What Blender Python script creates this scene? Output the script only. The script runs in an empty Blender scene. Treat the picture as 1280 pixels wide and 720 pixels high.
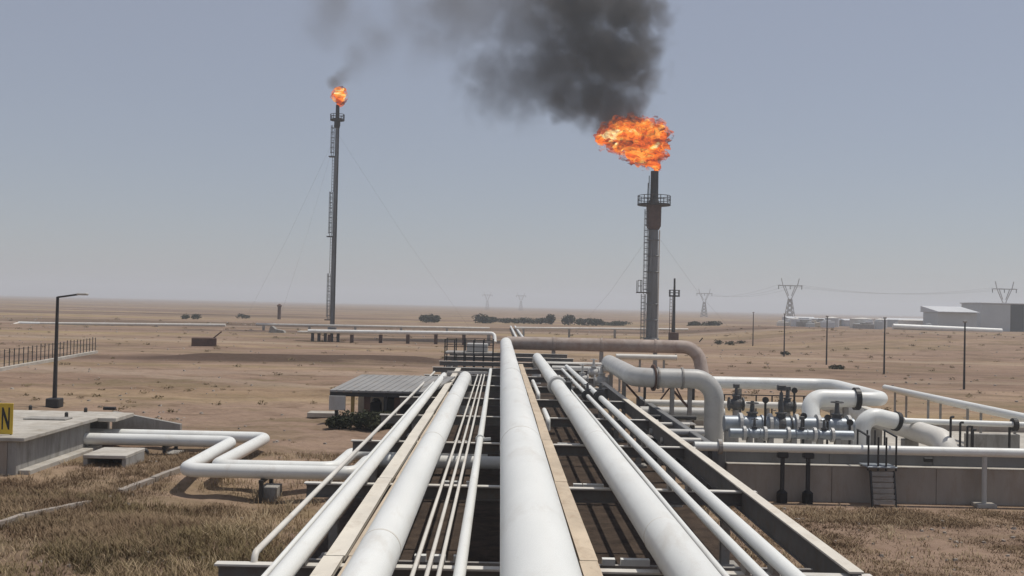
import bpy, bmesh, math, random
import numpy as np
from mathutils import Vector, Matrix, noise

random.seed(7)
rng = np.random.default_rng(11)
SC = bpy.context.scene
COL = SC.collection
PI = math.pi
R = math.radians

# ------------------------------------------------------------------ camera
F = 1300.0                       # focal length in pixels of a 1280-wide picture
CAM = Vector((0.0, 0.0, 6.0))
PITCH, YAW, ROLL = math.atan(22.0 / F), math.atan(14.0 / F), R(1.3)
cam_data = bpy.data.cameras.new('camera')
cam_data.sensor_width = 36.0
cam_data.lens = 36.0 * F / 1280.0
cam_data.clip_start = 0.1
cam_data.clip_end = 30000.0
cam = bpy.data.objects.new('camera', cam_data)
COL.objects.link(cam)
ROT = (Matrix.Rotation(-YAW, 3, 'Z') @ Matrix.Rotation(PI / 2 + PITCH, 3, 'X') @ Matrix.Rotation(ROLL, 3, 'Z'))
cam.matrix_world = Matrix.Translation(CAM) @ ROT.to_4x4()
SC.camera = cam

# ------------------------------------------------------------------ sky, sun, exposure
SUN_EL = R(69.0)
SUN_AZ = R(68.0)                 # from +Y clockwise: high on the right, a little ahead
w = bpy.data.worlds.new('World')
SC.world = w
w.use_nodes = True
nt = w.node_tree
nt.nodes.clear()
sky = nt.nodes.new('ShaderNodeTexSky')
sky.sky_type = 'NISHITA'
sky.sun_disc = False
sky.sun_elevation = SUN_EL
sky.sun_rotation = SUN_AZ
sky.air_density = 1.0
sky.dust_density = 0.6
sky.ozone_density = 3.0
bg = nt.nodes.new('ShaderNodeBackground')
bg.inputs['Strength'].default_value = 0.093
wo = nt.nodes.new('ShaderNodeOutputWorld')
veil = nt.nodes.new('ShaderNodeMix')          # even veil of dust over the whole sky
veil.data_type = 'RGBA'
veil.inputs[0].default_value = 0.62
veil.inputs[7].default_value = (3.85, 3.87, 4.35, 1.0)
nt.links.new(sky.outputs[0], veil.inputs[6])
nt.links.new(veil.outputs[2], bg.inputs[0])
nt.links.new(bg.outputs[0], wo.inputs[0])

sun_data = bpy.data.lights.new('sun', 'SUN')
sun_data.energy = 3.3
sun_data.angle = R(0.6)
sun_data.color = (1.0, 0.95, 0.87)
sun = bpy.data.objects.new('sun', sun_data)
COL.objects.link(sun)
SUN_DIR = Vector((math.sin(SUN_AZ) * math.cos(SUN_EL), math.cos(SUN_AZ) * math.cos(SUN_EL), math.sin(SUN_EL)))
sun.rotation_euler = SUN_DIR.to_track_quat('Z', 'Y').to_euler()
sun.location = SUN_DIR * 100

vs = SC.view_settings
vs.view_transform = 'Standard'
vs.look = 'None'
vs.exposure = 0.0
vs.gamma = 1.0
vs.use_curve_mapping = False
SC.render.engine = 'CYCLES'
SC.cycles.use_denoising = True
SC.cycles.max_bounces = 4
SC.cycles.diffuse_bounces = 3
SC.cycles.volume_bounces = 1
SC.cycles.transparent_max_bounces = 8
SC.cycles.volume_step_rate = 1.0
SC.cycles.volume_max_steps = 256


# ------------------------------------------------------------------ helpers
def ray(u, v):
    return ROT @ Vector(((u - 640.0) / F, -(v - 360.0) / F, -1.0))


def pz(u, v, z):
    """the point of height z that stands at picture position u, v"""
    d = ray(u, v)
    return CAM + d * ((z - CAM.z) / d.z)


def py(u, v, y):
    """the point at distance y that stands at picture position u, v"""
    d = ray(u, v)
    return CAM + d * ((y - CAM.y) / d.y)


ORG = {}


def link(o, parent=None, org=None):
    COL.objects.link(o)
    if parent is not None:
        o.parent = parent
        ORG[o] = ORG[parent]
    else:
        ORG[o] = Vector(org) if org is not None else Vector((0, 0, 0))
    return o


def thing(name, label, cat, loc=(0, 0, 0), group=None):
    o = bpy.data.objects.new(name, None)
    o.empty_display_size = 0.3
    o.location = loc
    o['label'] = label
    o['category'] = cat
    if group:
        o['group'] = group
    return link(o, None, loc)


def tag(o, label, cat, group=None):
    o['label'] = label
    o['category'] = cat
    if group:
        o['group'] = group
    return o


class MB:
    """collects the faces of one mesh object, in world coordinates"""

    def __init__(self):
        self.v, self.f, self.s = [], [], []

    def add(self, verts, faces, smooth=False):
        b = len(self.v)
        self.v.extend(tuple(p) for p in verts)
        self.f.extend(tuple(i + b for i in f) for f in faces)
        self.s.extend([smooth] * len(faces))
        return self

    def box(self, c, size, rot=None):
        c = Vector(c)
        x, y, z = [s / 2.0 for s in size]
        vs_ = [Vector((a * x, b * y, d * z)) for d in (-1, 1) for b in (-1, 1) for a in (-1, 1)]
        if rot is not None:
            vs_ = [rot @ p for p in vs_]
        return self.add([p + c for p in vs_], [(0, 2, 3, 1), (4, 5, 7, 6), (0, 1, 5, 4), (2, 6, 7, 3), (0, 4, 6, 2), (1, 3, 7, 5)])

    def bbox(self, c, size, bev=0.02, rot=None):
        """box with chamfered edges"""
        bm = bmesh.new()
        bmesh.ops.create_cube(bm, size=1.0)
        bmesh.ops.scale(bm, vec=Vector(size), verts=bm.verts)
        bmesh.ops.bevel(bm, geom=list(bm.edges), offset=bev, segments=1, affect='EDGES')
        bm.verts.index_update()
        vs_ = [p.co.copy() for p in bm.verts]
        fs_ = [[q.index for q in f.verts] for f in bm.faces]
        bm.free()
        if rot is not None:
            vs_ = [rot @ p for p in vs_]
        c = Vector(c)
        return self.add([p + c for p in vs_], fs_)

    def prism(self, prof, p0, p1, up=(0, 0, 1)):
        """extrude a 2-D outline (right, up) from p0 to p1"""
        p0, p1 = Vector(p0), Vector(p1)
        t = (p1 - p0).normalized()
        r = t.cross(Vector(up)).normalized()
        u = r.cross(t)
        n = len(prof)
        vs_ = [p0 + r * a + u * b for a, b in prof] + [p1 + r * a + u * b for a, b in prof]
        fs_ = [(i, (i + 1) % n, n + (i + 1) % n, n + i) for i in range(n)]
        fs_ += [tuple(range(n - 1, -1, -1)), tuple(range(n, 2 * n))]
        return self.add(vs_, fs_)

    def bar(self, p0, p1, w_, h_, up=(0, 0, 1)):
        a, b = w_ / 2.0, h_ / 2.0
        return self.prism([(-a, -b), (a, -b), (a, b), (-a, b)], p0, p1, up)

    def ibeam(self, p0, p1, w_, h_, tf=0.025, tw=0.02, up=(0, 0, 1)):
        a, b, c = w_ / 2.0, h_ / 2.0, tw / 2.0
        prof = [(-a, -b), (a, -b), (a, -b + tf), (c, -b + tf), (c, b - tf), (a, b - tf), (a, b), (-a, b), (-a, b - tf), (-c, b - tf), (-c, -b + tf), (-a, -b + tf)]
        return self.prism(prof, p0, p1, up)

    def tube(self, path, r, n=16, cap=True, radii=None):
        path = [Vector(p) for p in path]
        m = len(path)
        if radii is None:
            radii = [r] * m
        tang = []
        for i in range(m):
            a = path[max(i - 1, 0)]
            b = path[min(i + 1, m - 1)]
            if i in (0, m - 1):
                tang.append((b - a).normalized())
            else:
                tang.append(((path[i] - a).normalized() + (b - path[i]).normalized()).normalized())
        ref = Vector((0, 0, 1))
        if abs(tang[0].dot(ref)) > 0.9:
            ref = Vector((1, 0, 0))
        nrm = (ref - tang[0] * ref.dot(tang[0])).normalized()
        vs_, fs_ = [], []
        for i in range(m):
            t = tang[i]
            nrm = (nrm - t * nrm.dot(t)).normalized()
            bi = t.cross(nrm)
            for k in range(n):
                a = 2 * PI * k / n
                vs_.append(path[i] + (nrm * math.cos(a) + bi * math.sin(a)) * radii[i])
        for i in range(m - 1):
            for k in range(n):
                k2 = (k + 1) % n
                fs_.append((i * n + k, i * n + k2, (i + 1) * n + k2, (i + 1) * n + k))
        self.add(vs_, fs_, True)
        if cap:
            self.add(vs_[:n], [tuple(range(n - 1, -1, -1))])
            self.add(vs_[-n:], [tuple(range(n))])
        return self

    def lathe(self, p0, axis, prof, n=16):
        """prof: (distance along the axis, radius), radius 0 closes"""
        axis = Vector(axis).normalized()
        ref = Vector((0, 0, 1)) if abs(axis.z) < 0.9 else Vector((1, 0, 0))
        a1 = (ref - axis * ref.dot(axis)).normalized()
        a2 = axis.cross(a1)
        p0 = Vector(p0)
        vs_, fs_ = [], []
        for d, r in prof:
            for k in range(n):
                a = 2 * PI * k / n
                vs_.append(p0 + axis * d + (a1 * math.cos(a) + a2 * math.sin(a)) * max(r, 1e-4))
        for i in range(len(prof) - 1):
            for k in range(n):
                k2 = (k + 1) % n
                fs_.append((i * n + k, i * n + k2, (i + 1) * n + k2, (i + 1) * n + k))
        fs_.append(tuple(range(n - 1, -1, -1)))
        fs_.append(tuple(range((len(prof) - 1) * n, len(prof) * n)))
        return self.add(vs_, fs_)

    def ring(self, c, axis, R_, r, n=24, m=8):
        axis = Vector(axis).normalized()
        ref = Vector((0, 0, 1)) if abs(axis.z) < 0.9 else Vector((1, 0, 0))
        a1 = (ref - axis * ref.dot(axis)).normalized()
        a2 = axis.cross(a1)
        c = Vector(c)
        vs_, fs_ = [], []
        for i in range(n):
            a = 2 * PI * i / n
            o = a1 * math.cos(a) + a2 * math.sin(a)
            for k in range(m):
                b = 2 * PI * k / m
                vs_.append(c + o * (R_ + r * math.cos(b)) + axis * (r * math.sin(b)))
        for i in range(n):
            for k in range(m):
                i2, k2 = (i + 1) % n, (k + 1) % m
                fs_.append((i * m + k, i2 * m + k, i2 * m + k2, i * m + k2))
        return self.add(vs_, fs_, True)

    def build(self, name, mat, parent=None, org=None):
        me = bpy.data.meshes.new(name)
        o = bpy.data.objects.new(name, me)
        link(o, parent, org)
        if parent is None and org is not None:
            o.location = org
        off = ORG[o]
        me.from_pydata([(p[0] - off.x, p[1] - off.y, p[2] - off.z) for p in self.v], [], self.f)
        me.polygons.foreach_set('use_smooth', self.s)
        me.materials.append(mat)
        me.update()
        return o


def bend(pts, rad, seg=7):
    """round the corners of a path"""
    pts = [Vector(p) for p in pts]
    out = [pts[0]]
    for i in range(1, len(pts) - 1):
        a, b, c = pts[i - 1], pts[i], pts[i + 1]
        d1, d2 = (a - b), (c - b)
        l1, l2 = d1.length, d2.length
        d1.normalize()
        d2.normalize()
        ang = d1.angle(d2)
        t = min(rad / math.tan(ang / 2.0), l1 * 0.49, l2 * 0.49)
        rr = t * math.tan(ang / 2.0)
        bis = (d1 + d2).normalized()
        cen = b + bis * (rr / math.sin(ang / 2.0))
        s, e = b + d1 * t, b + d2 * t
        v0, v1 = s - cen, e - cen
        th = v0.angle(v1)
        for k in range(seg + 1):
            q = k / seg
            out.append(cen + (v0 * math.sin((1 - q) * th) + v1 * math.sin(q * th)) / math.sin(th))
    out.append(pts[-1])
    return out


# ------------------------------------------------------------------ materials
def mat_new(name):
    m = bpy.data.materials.new(name)
    m.use_nodes = True
    n = m.node_tree
    n.nodes.clear()
    out = n.nodes.new('ShaderNodeOutputMaterial')
    return m, n, out


def noise_node(n, vec, scale, detail=5.0, rough=0.6, dist=0.0):
    t = n.nodes.new('ShaderNodeTexNoise')
    t.inputs['Scale'].default_value = scale
    t.inputs['Detail'].default_value = detail
    t.inputs['Roughness'].default_value = rough
    t.inputs['Distortion'].default_value = dist
    if vec is not None:
        n.links.new(vec, t.inputs['Vector'])
    return t


def ramp(n, fac, stops):
    r = n.nodes.new('ShaderNodeValToRGB')
    e = r.color_ramp.elements
    while len(e) < len(stops):
        e.new(0.5)
    for q, (p, c) in zip(e, stops):
        q.position = p
        q.color = (c[0], c[1], c[2], 1.0) if not isinstance(c, float) else (c, c, c, 1.0)
    n.links.new(fac, r.inputs[0])
    return r


def mapping(n, scale, gen=False):
    tc = n.nodes.new('ShaderNodeTexCoord')
    geo = n.nodes.new('ShaderNodeNewGeometry')
    mp = n.nodes.new('ShaderNodeMapping')
    mp.inputs['Scale'].default_value = scale
    n.links.new(geo.outputs['Position'], mp.inputs['Vector'])
    return mp.outputs[0]


def surf(name, base, rough=0.6, metal=0.0, var=0.18, scale=1.5, dirt=None, dirt_amt=0.5, stretch=(1, 1, 1), bump=0.0, bscale=20.0, spec=0.4):
    """a painted, rusty or cast surface: base colour with uneven tone, dirt or rust patches and fine relief"""
    m, n, out = mat_new(name)
    p = n.nodes.new('ShaderNodeBsdfPrincipled')
    v = mapping(n, stretch)
    a = noise_node(n, v, scale, 6.0, 0.65)
    lo = tuple(c * (1 - var) for c in base)
    hi = tuple(min(c * (1 + var * 0.6), 0.92) for c in base)
    c1 = ramp(n, a.outputs['Fac'], [(0.3, lo), (0.7, hi)])
    col = c1.outputs[0]
    if dirt is not None:
        b = noise_node(n, v, scale * 2.7, 8.0, 0.7, 0.4)
        k = ramp(n, b.outputs['Fac'], [(0.62 - 0.22 * dirt_amt, 0.0), (0.80 - 0.15 * dirt_amt, dirt_amt)])
        mx = n.nodes.new('ShaderNodeMix')
        mx.data_type = 'RGBA'
        n.links.new(k.outputs[0], mx.inputs[0])
        n.links.new(col, mx.inputs[6])
        mx.inputs[7].default_value = (*dirt, 1.0)
        col = mx.outputs[2]
    if name == 'white_pipe_paint':
        sp = noise_node(n, mapping(n, (1, 1, 1)), 5.5, 6.0, 0.75)
        sk_ = ramp(n, sp.outputs['Fac'], [(0.66, 0.0), (0.72, 0.55)])
        m5 = n.nodes.new('ShaderNodeMix')
        m5.data_type = 'RGBA'
        n.links.new(sk_.outputs[0], m5.inputs[0])
        n.links.new(col, m5.inputs[6])
        m5.inputs[7].default_value = (0.36, 0.24, 0.15, 1.0)
        col = m5.outputs[2]
    n.links.new(col, p.inputs['Base Color'])
    p.inputs['Roughness'].default_value = rough
    p.inputs['Metallic'].default_value = metal
    p.inputs['Specular IOR Level'].default_value = spec
    if bump > 0:
        bn = noise_node(n, v, bscale, 6.0, 0.7)
        bp = n.nodes.new('ShaderNodeBump')
        bp.inputs['Strength'].default_value = bump
        bp.inputs['Distance'].default_value = 0.05
        n.links.new(bn.outputs['Fac'], bp.inputs['Height'])
        n.links.new(bp.outputs[0], p.inputs['Normal'])
    n.links.new(p.outputs[0], out.inputs[0])
    return m


DUST = (0.36, 0.27, 0.19)
M = {
    'white': surf('white_pipe_paint', (0.76, 0.765, 0.73), 0.42, var=0.10, scale=0.5, dirt=(0.46, 0.40, 0.32), dirt_amt=0.42, stretch=(1, 0.30, 1), bump=0.05, bscale=6),
    'white_warm': surf('aged_white_pipe_paint', (0.66, 0.63, 0.57), 0.5, var=0.14, scale=0.8, dirt=(0.38, 0.28, 0.19), dirt_amt=0.4, stretch=(1, 0.5, 1)),
    'cream': surf('cream_steel_paint', (0.68, 0.63, 0.54), 0.55, var=0.14, scale=1.2, dirt=(0.36, 0.26, 0.17), dirt_amt=0.4, stretch=(1, 0.6, 1)),
    'tan': surf('tan_tray_cover', (0.56, 0.46, 0.34), 0.6, var=0.2, scale=1.4, dirt=(0.30, 0.19, 0.11), dirt_amt=0.5, stretch=(1, 0.4, 1)),
    'steel': surf('grey_steel_paint', (0.30, 0.285, 0.265), 0.55, var=0.25, scale=1.5, dirt=(0.20, 0.12, 0.07), dirt_amt=0.6),
    'galv': surf('galvanised_steel', (0.30, 0.33, 0.36), 0.45, 0.35, var=0.2, scale=3.0, dirt=(0.24, 0.20, 0.17), dirt_amt=0.35),
    'grey_pipe': surf('grey_pipe_paint', (0.48, 0.47, 0.445), 0.45, var=0.15, scale=0.9, dirt=(0.30, 0.24, 0.18), dirt_amt=0.4),
    'stack': surf('sooty_galvanised_stack', (0.17, 0.175, 0.18), 0.55, 0.2, var=0.3, scale=0.5, dirt=(0.09, 0.08, 0.075), dirt_amt=0.6, stretch=(1, 1, 0.3)),
    'beam': surf('shade_grey_beam', (0.15, 0.142, 0.132), 0.6, var=0.25, scale=1.5, dirt=(0.14, 0.085, 0.055), dirt_amt=0.6),  # shade on the beam and rail webs is put into this darker grey
    'valve': surf('dull_valve_paint', (0.085, 0.088, 0.092), 0.55, 0.1, var=0.4, scale=4.0, dirt=(0.16, 0.11, 0.075), dirt_amt=0.6),
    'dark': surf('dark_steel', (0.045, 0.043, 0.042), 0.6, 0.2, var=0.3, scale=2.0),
    'soot': surf('sooty_steel', (0.022, 0.020, 0.019), 0.75, 0.1, var=0.4, scale=1.0, dirt=(0.06, 0.035, 0.022), dirt_amt=0.5),
    'rust': surf('rusty_steel', (0.105, 0.058, 0.042), 0.85, 0.0, var=0.4, scale=1.5, dirt=(0.07, 0.035, 0.025), dirt_amt=0.7, bump=0.2),
    'rust_pipe': surf('rusty_brown_pipe', (0.40, 0.33, 0.285), 0.75, 0.0, var=0.3, scale=0.3, dirt=(0.22, 0.14, 0.10), dirt_amt=0.75, bump=0.15),
    'concrete': surf('weathered_concrete', (0.34, 0.325, 0.30), 0.9, var=0.2, scale=0.9, dirt=(0.17, 0.155, 0.135), dirt_amt=0.75, stretch=(1, 1, 0.28), bump=0.3, bscale=9, spec=0.2),
    'concrete_grey': surf('shade_grey_concrete', (0.185, 0.185, 0.185), 0.85, var=0.18, scale=0.9, dirt=(0.14, 0.12, 0.10), dirt_amt=0.5, stretch=(1, 1, 0.4), bump=0.2, bscale=9, spec=0.2),
    'concrete_tan': surf('dusty_concrete', (0.34, 0.30, 0.26), 0.9, var=0.2, scale=0.7, dirt=(0.25, 0.19, 0.14), dirt_amt=0.6, stretch=(1, 1, 0.3), bump=0.3, bscale=9, spec=0.2),
    'concrete_pale': surf('pale_concrete_top', (0.47, 0.44, 0.39), 0.9, var=0.25, scale=0.6, dirt=(0.27, 0.23, 0.18), dirt_amt=0.7, bump=0.2, bscale=9, spec=0.2),
    'roof': surf('grey_sheet_roof', (0.29, 0.285, 0.275), 0.6, 0.1, var=0.2, scale=0.8, dirt=(0.33, 0.27, 0.21), dirt_amt=0.5),
    'yellow': surf('yellow_sign_paint', (0.68, 0.47, 0.05), 0.5, var=0.1, scale=3.0, dirt=(0.35, 0.22, 0.05), dirt_amt=0.3),
    'black': surf('black_paint', (0.02, 0.02, 0.02), 0.5, var=0.2, scale=3.0),
    'ochre': surf('ochre_post_paint', (0.30, 0.20, 0.06), 0.6, var=0.2, scale=2.0),
    'plaster': surf('cream_plaster', (0.55, 0.48, 0.37), 0.9, var=0.12, scale=0.9, dirt=(0.36, 0.28, 0.2), dirt_amt=0.5),
    'shed': surf('pale_sheet_cladding', (0.55, 0.56, 0.57), 0.6, var=0.08, scale=0.2),
    'green_grey': surf('grey_green_cladding', (0.46, 0.48, 0.48), 0.6, var=0.08, scale=0.2),
    'bark': surf('bark', (0.10, 0.075, 0.055), 0.9, var=0.3, scale=6),
    'cable': surf('guy_wire', (0.22, 0.22, 0.22), 0.5, 0.3, var=0.1),
}


def leaf_mat(name, c0, c1, scale=0.8):
    m, n, out = mat_new(name)
    p = n.nodes.new('ShaderNodeBsdfPrincipled')
    a = noise_node(n, mapping(n, (1, 1, 1)), scale, 4.0, 0.6)
    r = ramp(n, a.outputs['Fac'], [(0.32, c0), (0.68, c1)])
    n.links.new(r.outputs[0], p.inputs['Base Color'])
    p.inputs['Roughness'].default_value = 0.8
    p.inputs['Specular IOR Level'].default_value = 0.15
    n.links.new(p.outputs[0], out.inputs[0])
    return m


M['leaf'] = leaf_mat('dark_green_leaves', (0.030, 0.036, 0.020), (0.070, 0.072, 0.040))
M['grass'] = leaf_mat('dry_grass', (0.145, 0.092, 0.054), (0.30, 0.22, 0.135), 0.3)
M['grass_green'] = leaf_mat('olive_grass', (0.12, 0.092, 0.046), (0.25, 0.19, 0.10), 0.4)


def ground_mat():
    m, n, out = mat_new('dry_steppe_soil')
    p = n.nodes.new('ShaderNodeBsdfPrincipled')
    big = noise_node(n, mapping(n, (0.012, 0.036, 0.0)), 1.0, 8.0, 0.66, 0.8)
    c_big = ramp(n, big.outputs['Fac'], [(0.30, (0.165, 0.116, 0.086)), (0.42, (0.232, 0.168, 0.126)), (0.53, (0.280, 0.210, 0.160)), (0.66, (0.280, 0.218, 0.142))])
    mid = noise_node(n, mapping(n, (0.16, 0.34, 0.0)), 1.0, 9.0, 0.68, 0.6)
    c_mid = ramp(n, mid.outputs['Fac'], [(0.30, (0.55, 0.50, 0.45)), (0.47, (0.95, 0.92, 0.90)), (0.66, (1.18, 1.15, 1.12))])
    mul = n.nodes.new('ShaderNodeMix')
    mul.data_type = 'RGBA'
    mul.blend_type = 'MULTIPLY'
    mul.inputs[0].default_value = 1.0
    n.links.new(c_big.outputs[0], mul.inputs[6])
    n.links.new(c_mid.outputs[0], mul.inputs[7])
    # dry weeds in patches
    veg = noise_node(n, mapping(n, (0.055, 0.13, 0.0)), 1.0, 10.0, 0.72, 1.0)
    vk = ramp(n, veg.outputs['Fac'], [(0.50, 0.0), (0.62, 0.8)])
    mx = n.nodes.new('ShaderNodeMix')
    mx.data_type = 'RGBA'
    n.links.new(vk.outputs[0], mx.inputs[0])
    n.links.new(mul.outputs[2], mx.inputs[6])
    mx.inputs[7].default_value = (0.175, 0.135, 0.080, 1)
    # wide bands of ploughed, bare and stubble ground
    bnd = noise_node(n, mapping(n, (0.0035, 0.022, 0.0)), 1.0, 5.0, 0.6, 0.3)
    bk = ramp(n, bnd.outputs['Fac'], [(0.36, (0.56, 0.53, 0.51)), (0.45, (0.90, 0.87, 0.86)), (0.53, (1.03, 1.0, 0.98)), (0.62, (1.16, 1.17, 0.92))])
    mb_ = n.nodes.new('ShaderNodeMix')
    mb_.data_type = 'RGBA'
    mb_.blend_type = 'MULTIPLY'
    mb_.inputs[0].default_value = 1.0
    n.links.new(mx.outputs[2], mb_.inputs[6])
    n.links.new(bk.outputs[0], mb_.inputs[7])
    mx = mb_
    # a long stain of dark soil, its own shape
    geo = n.nodes.new('ShaderNodeNewGeometry')
    sep = n.nodes.new('ShaderNodeSeparateXYZ')
    n.links.new(geo.outputs['Position'], sep.inputs[0])

    def math_(op, a, b=None):
        q = n.nodes.new('ShaderNodeMath')
        q.operation = op
        for i, x in enumerate((a, b)):
            if x is None:
                continue
            if isinstance(x, (int, float)):
                q.inputs[i].default_value = x
            else:
                n.links.new(x, q.inputs[i])
        return q.outputs[0]
    wob = noise_node(n, mapping(n, (0.05, 0.12, 0.0)), 1.0, 6.0, 0.7)
    yy = math_('ADD', sep.outputs[1], math_('MULTIPLY', math_('SUBTRACT', wob.outputs['Fac'], 0.5), 14.0))
    dy = math_('DIVIDE', math_('ABSOLUTE', math_('SUBTRACT', yy, math_('ADD', 110.0, math_('MULTIPLY', sep.outputs[0], 0.12)))), 5.5)
    dx = math_('DIVIDE', math_('ABSOLUTE', math_('ADD', sep.outputs[0], 20.0)), 19.0)
    st = math_('SUBTRACT', 1.0, math_('MAXIMUM', dy, dx))
    sk = ramp(n, math_('ADD', st, math_('MULTIPLY', math_('SUBTRACT', mid.outputs['Fac'], 0.5), 0.8)), [(0.0, 0.0), (0.30, 0.85)])
    mx2 = n.nodes.new('ShaderNodeMix')
    mx2.data_type = 'RGBA'
    n.links.new(sk.outputs[0], mx2.inputs[0])
    n.links.new(mx.outputs[2], mx2.inputs[6])
    mx2.inputs[7].default_value = (0.075, 0.048, 0.036, 1)
    col = mx2.outputs[2]
    for (y0_, sl, wd_, wb, amt) in ((66.0, -0.55, 2.3, 9.0, 0.40), (88.0, 0.10, 3.0, 12.0, 0.38), (140.0, -0.16, 3.6, 16.0, 0.45), (235.0, 0.05, 5.0, 20.0, 0.5)):
        yt = math_('ADD', sep.outputs[1], math_('MULTIPLY', math_('SUBTRACT', wob.outputs['Fac'], 0.5), wb))
        dd = math_('DIVIDE', math_('ABSOLUTE', math_('SUBTRACT', yt, math_('ADD', y0_, math_('MULTIPLY', sep.outputs[0], sl)))), wd_)
        tk = ramp(n, math_('ADD', math_('SUBTRACT', 1.0, dd), math_('MULTIPLY', math_('SUBTRACT', mid.outputs['Fac'], 0.5), 0.9)), [(0.0, 0.0), (0.5, amt)])
        m4 = n.nodes.new('ShaderNodeMix')
        m4.data_type = 'RGBA'
        n.links.new(tk.outputs[0], m4.inputs[0])
        n.links.new(col, m4.inputs[6])
        m4.inputs[7].default_value = (0.36, 0.28, 0.215, 1)
        col = m4.outputs[2]
    fine = noise_node(n, mapping(n, (1.0, 1.0, 1.0)), 2.6, 10.0, 0.75)
    c_f = ramp(n, fine.outputs['Fac'], [(0.28, (0.66, 0.62, 0.58)), (0.5, (1.0, 1.0, 1.0)), (0.75, (1.16, 1.15, 1.13))])
    m3 = n.nodes.new('ShaderNodeMix')
    m3.data_type = 'RGBA'
    m3.blend_type = 'MULTIPLY'
    m3.inputs[0].default_value = 0.9
    n.links.new(col, m3.inputs[6])
    n.links.new(c_f.outputs[0], m3.inputs[7])
    n.links.new(m3.outputs[2], p.inputs['Base Color'])
    p.inputs['Roughness'].default_value = 0.95
    p.inputs['Specular IOR Level'].default_value = 0.1
    bp = n.nodes.new('ShaderNodeBump')
    bp.inputs['Strength'].default_value = 0.55
    bp.inputs['Distance'].default_value = 0.12
    n.links.new(fine.outputs['Fac'], bp.inputs['Height'])
    n.links.new(bp.outputs[0], p.inputs['Normal'])
    n.links.new(p.outputs[0], out.inputs[0])
    return m


M['ground'] = ground_mat()


# ------------------------------------------------------------------ ground
def sstep(a, b, x):
    t = min(max((x - a) / (b - a), 0.0), 1.0)
    return t * t * (3 - 2 * t)


def gz(x, y):
    h = 0.0
    # dip where the twin pipes swing across on the left
    h -= 0.55 * math.exp(-((x + 7.5) / 4.5) ** 2 - ((y - 32.0) / 3.5) ** 2)
    k = sstep(-3.5, -6.0, x) + sstep(7.0, 9.0, x)
    if y < 90 and k > 0:
        near = sstep(6.2, 8.0, x) * sstep(30.5, 28.0, y) + sstep(-4.6, -6.0, x)
        if x < -15 and 33 < y < 48:
            near *= 0.15
        h += near * (0.16 * noise.noise((x * 0.35, y * 0.35, 3.1)) + 0.10 * noise.noise((x * 0.9, y * 0.9, 8.0)))
    # low earth rise behind the pit on the right
    h += 2.3 * sstep(34, 70, x) * sstep(125, 190, y) * sstep(420, 250, y) * (0.8 + 0.35 * noise.noise((x * 0.02, y * 0.02, 1.0)))
    # bank of dark soil on the left
    h += 0.55 * math.exp(-((y - 109 - 0.12 * x - 3 * noise.noise((x * 0.06, 2.0, 0))) / 2.2) ** 2) * sstep(-36, -28, x) * sstep(-3, -9, x)
    if y > 60:
        h += 0.10 * noise.noise((x * 0.07, y * 0.07, 5.0)) * (1 if abs(x - 1) > 8 else 0)
    return h


def make_ground():
    ys = [-60, -30, -12, 0]
    y = 6.0
    while y < 60:
        ys.append(y)
        y += 0.5
    while y < 9000:
        ys.append(y)
        y *= 1.022 if y < 400 else 1.12
    ys.append(9000)
    xs_u = np.concatenate([np.linspace(-3.0, -0.9, 12)[:-1], np.linspace(-0.9, 0.9, 190), np.linspace(0.9, 3.0, 12)[1:]])
    verts, faces = [], []
    nx = len(xs_u)
    for yv in ys:
        ext = max(yv, 42.0)
        for q in xs_u:
            x = q * ext
            verts.append((x, yv, gz(x, yv) if abs(q) < 1.2 else 0.0))
    for j in range(len(ys) - 1):
        for i in range(nx - 1):
            a = j * nx + i
            faces.append((a, a + 1, a + 1 + nx, a + nx))
    mb = MB()
    mb.v, mb.f, mb.s = verts, faces, [True] * len(faces)
    o = mb.build('ground', M['ground'])
    o['kind'] = 'structure'
    return o


make_ground()

# ------------------------------------------------------------------ the pipe rack
M['bed'] = surf('dark_brown_soil', (0.052, 0.038, 0.029), 0.95, var=0.45, scale=0.8, dirt=(0.095, 0.068, 0.05), dirt_amt=0.8, bump=0.6, bscale=5, spec=0.1)  # dark brown sheet laid over the ground along the rack
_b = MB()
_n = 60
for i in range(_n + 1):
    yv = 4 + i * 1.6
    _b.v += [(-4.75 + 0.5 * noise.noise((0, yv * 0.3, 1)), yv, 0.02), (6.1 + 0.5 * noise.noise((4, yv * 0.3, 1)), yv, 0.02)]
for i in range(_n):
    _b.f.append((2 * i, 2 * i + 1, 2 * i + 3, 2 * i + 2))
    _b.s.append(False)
_o = _b.build('dark_ground_strip', M['bed'])
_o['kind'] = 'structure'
BEAM_TOP = 1.8
BAY = 7.55
Y0 = pz(283, 703, BEAM_TOP).y
BEAMS = [Y0 + BAY * k for k in range(11)]
RX0, RX1 = -4.4, 6.02
rack = thing('pipe_rack', 'long low steel pipe rack running away from the viewer under the white pipes', 'pipe rack', (0, Y0, 0))
proto_b = MB().ibeam((RX0, Y0, BEAM_TOP - 0.19), (RX1, Y0, BEAM_TOP - 0.19), 0.16, 0.3).build('cross_beam', M['beam'], rack)
cols = [MB().bbox(((RX0 + RX1) / 2, Y0, BEAM_TOP - 0.02), (RX1 - RX0 + 0.1, 0.2, 0.04), 0.006).build('cap_plate', M['white_warm'], rack)]
for x in (-3.75, 0.75, 5.35):
    cols.append(MB().ibeam((x, Y0, 0.12), (x, Y0, BEAM_TOP - 0.34), 0.2, 0.2, up=(0, 1, 0)).build('column', M['steel'], rack))
    cols.append(MB().bbox((x, Y0, 0.03), (0.6, 0.6, 0.18), 0.02).build('footing', M['concrete'], rack))


def copy_part(o, parent, off, name=None):
    c = o.copy()
    COL.objects.link(c)
    c.parent = parent
    c.location = Vector(o.location) + Vector(off)
    ORG[c] = ORG[parent]
    return c


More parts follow.
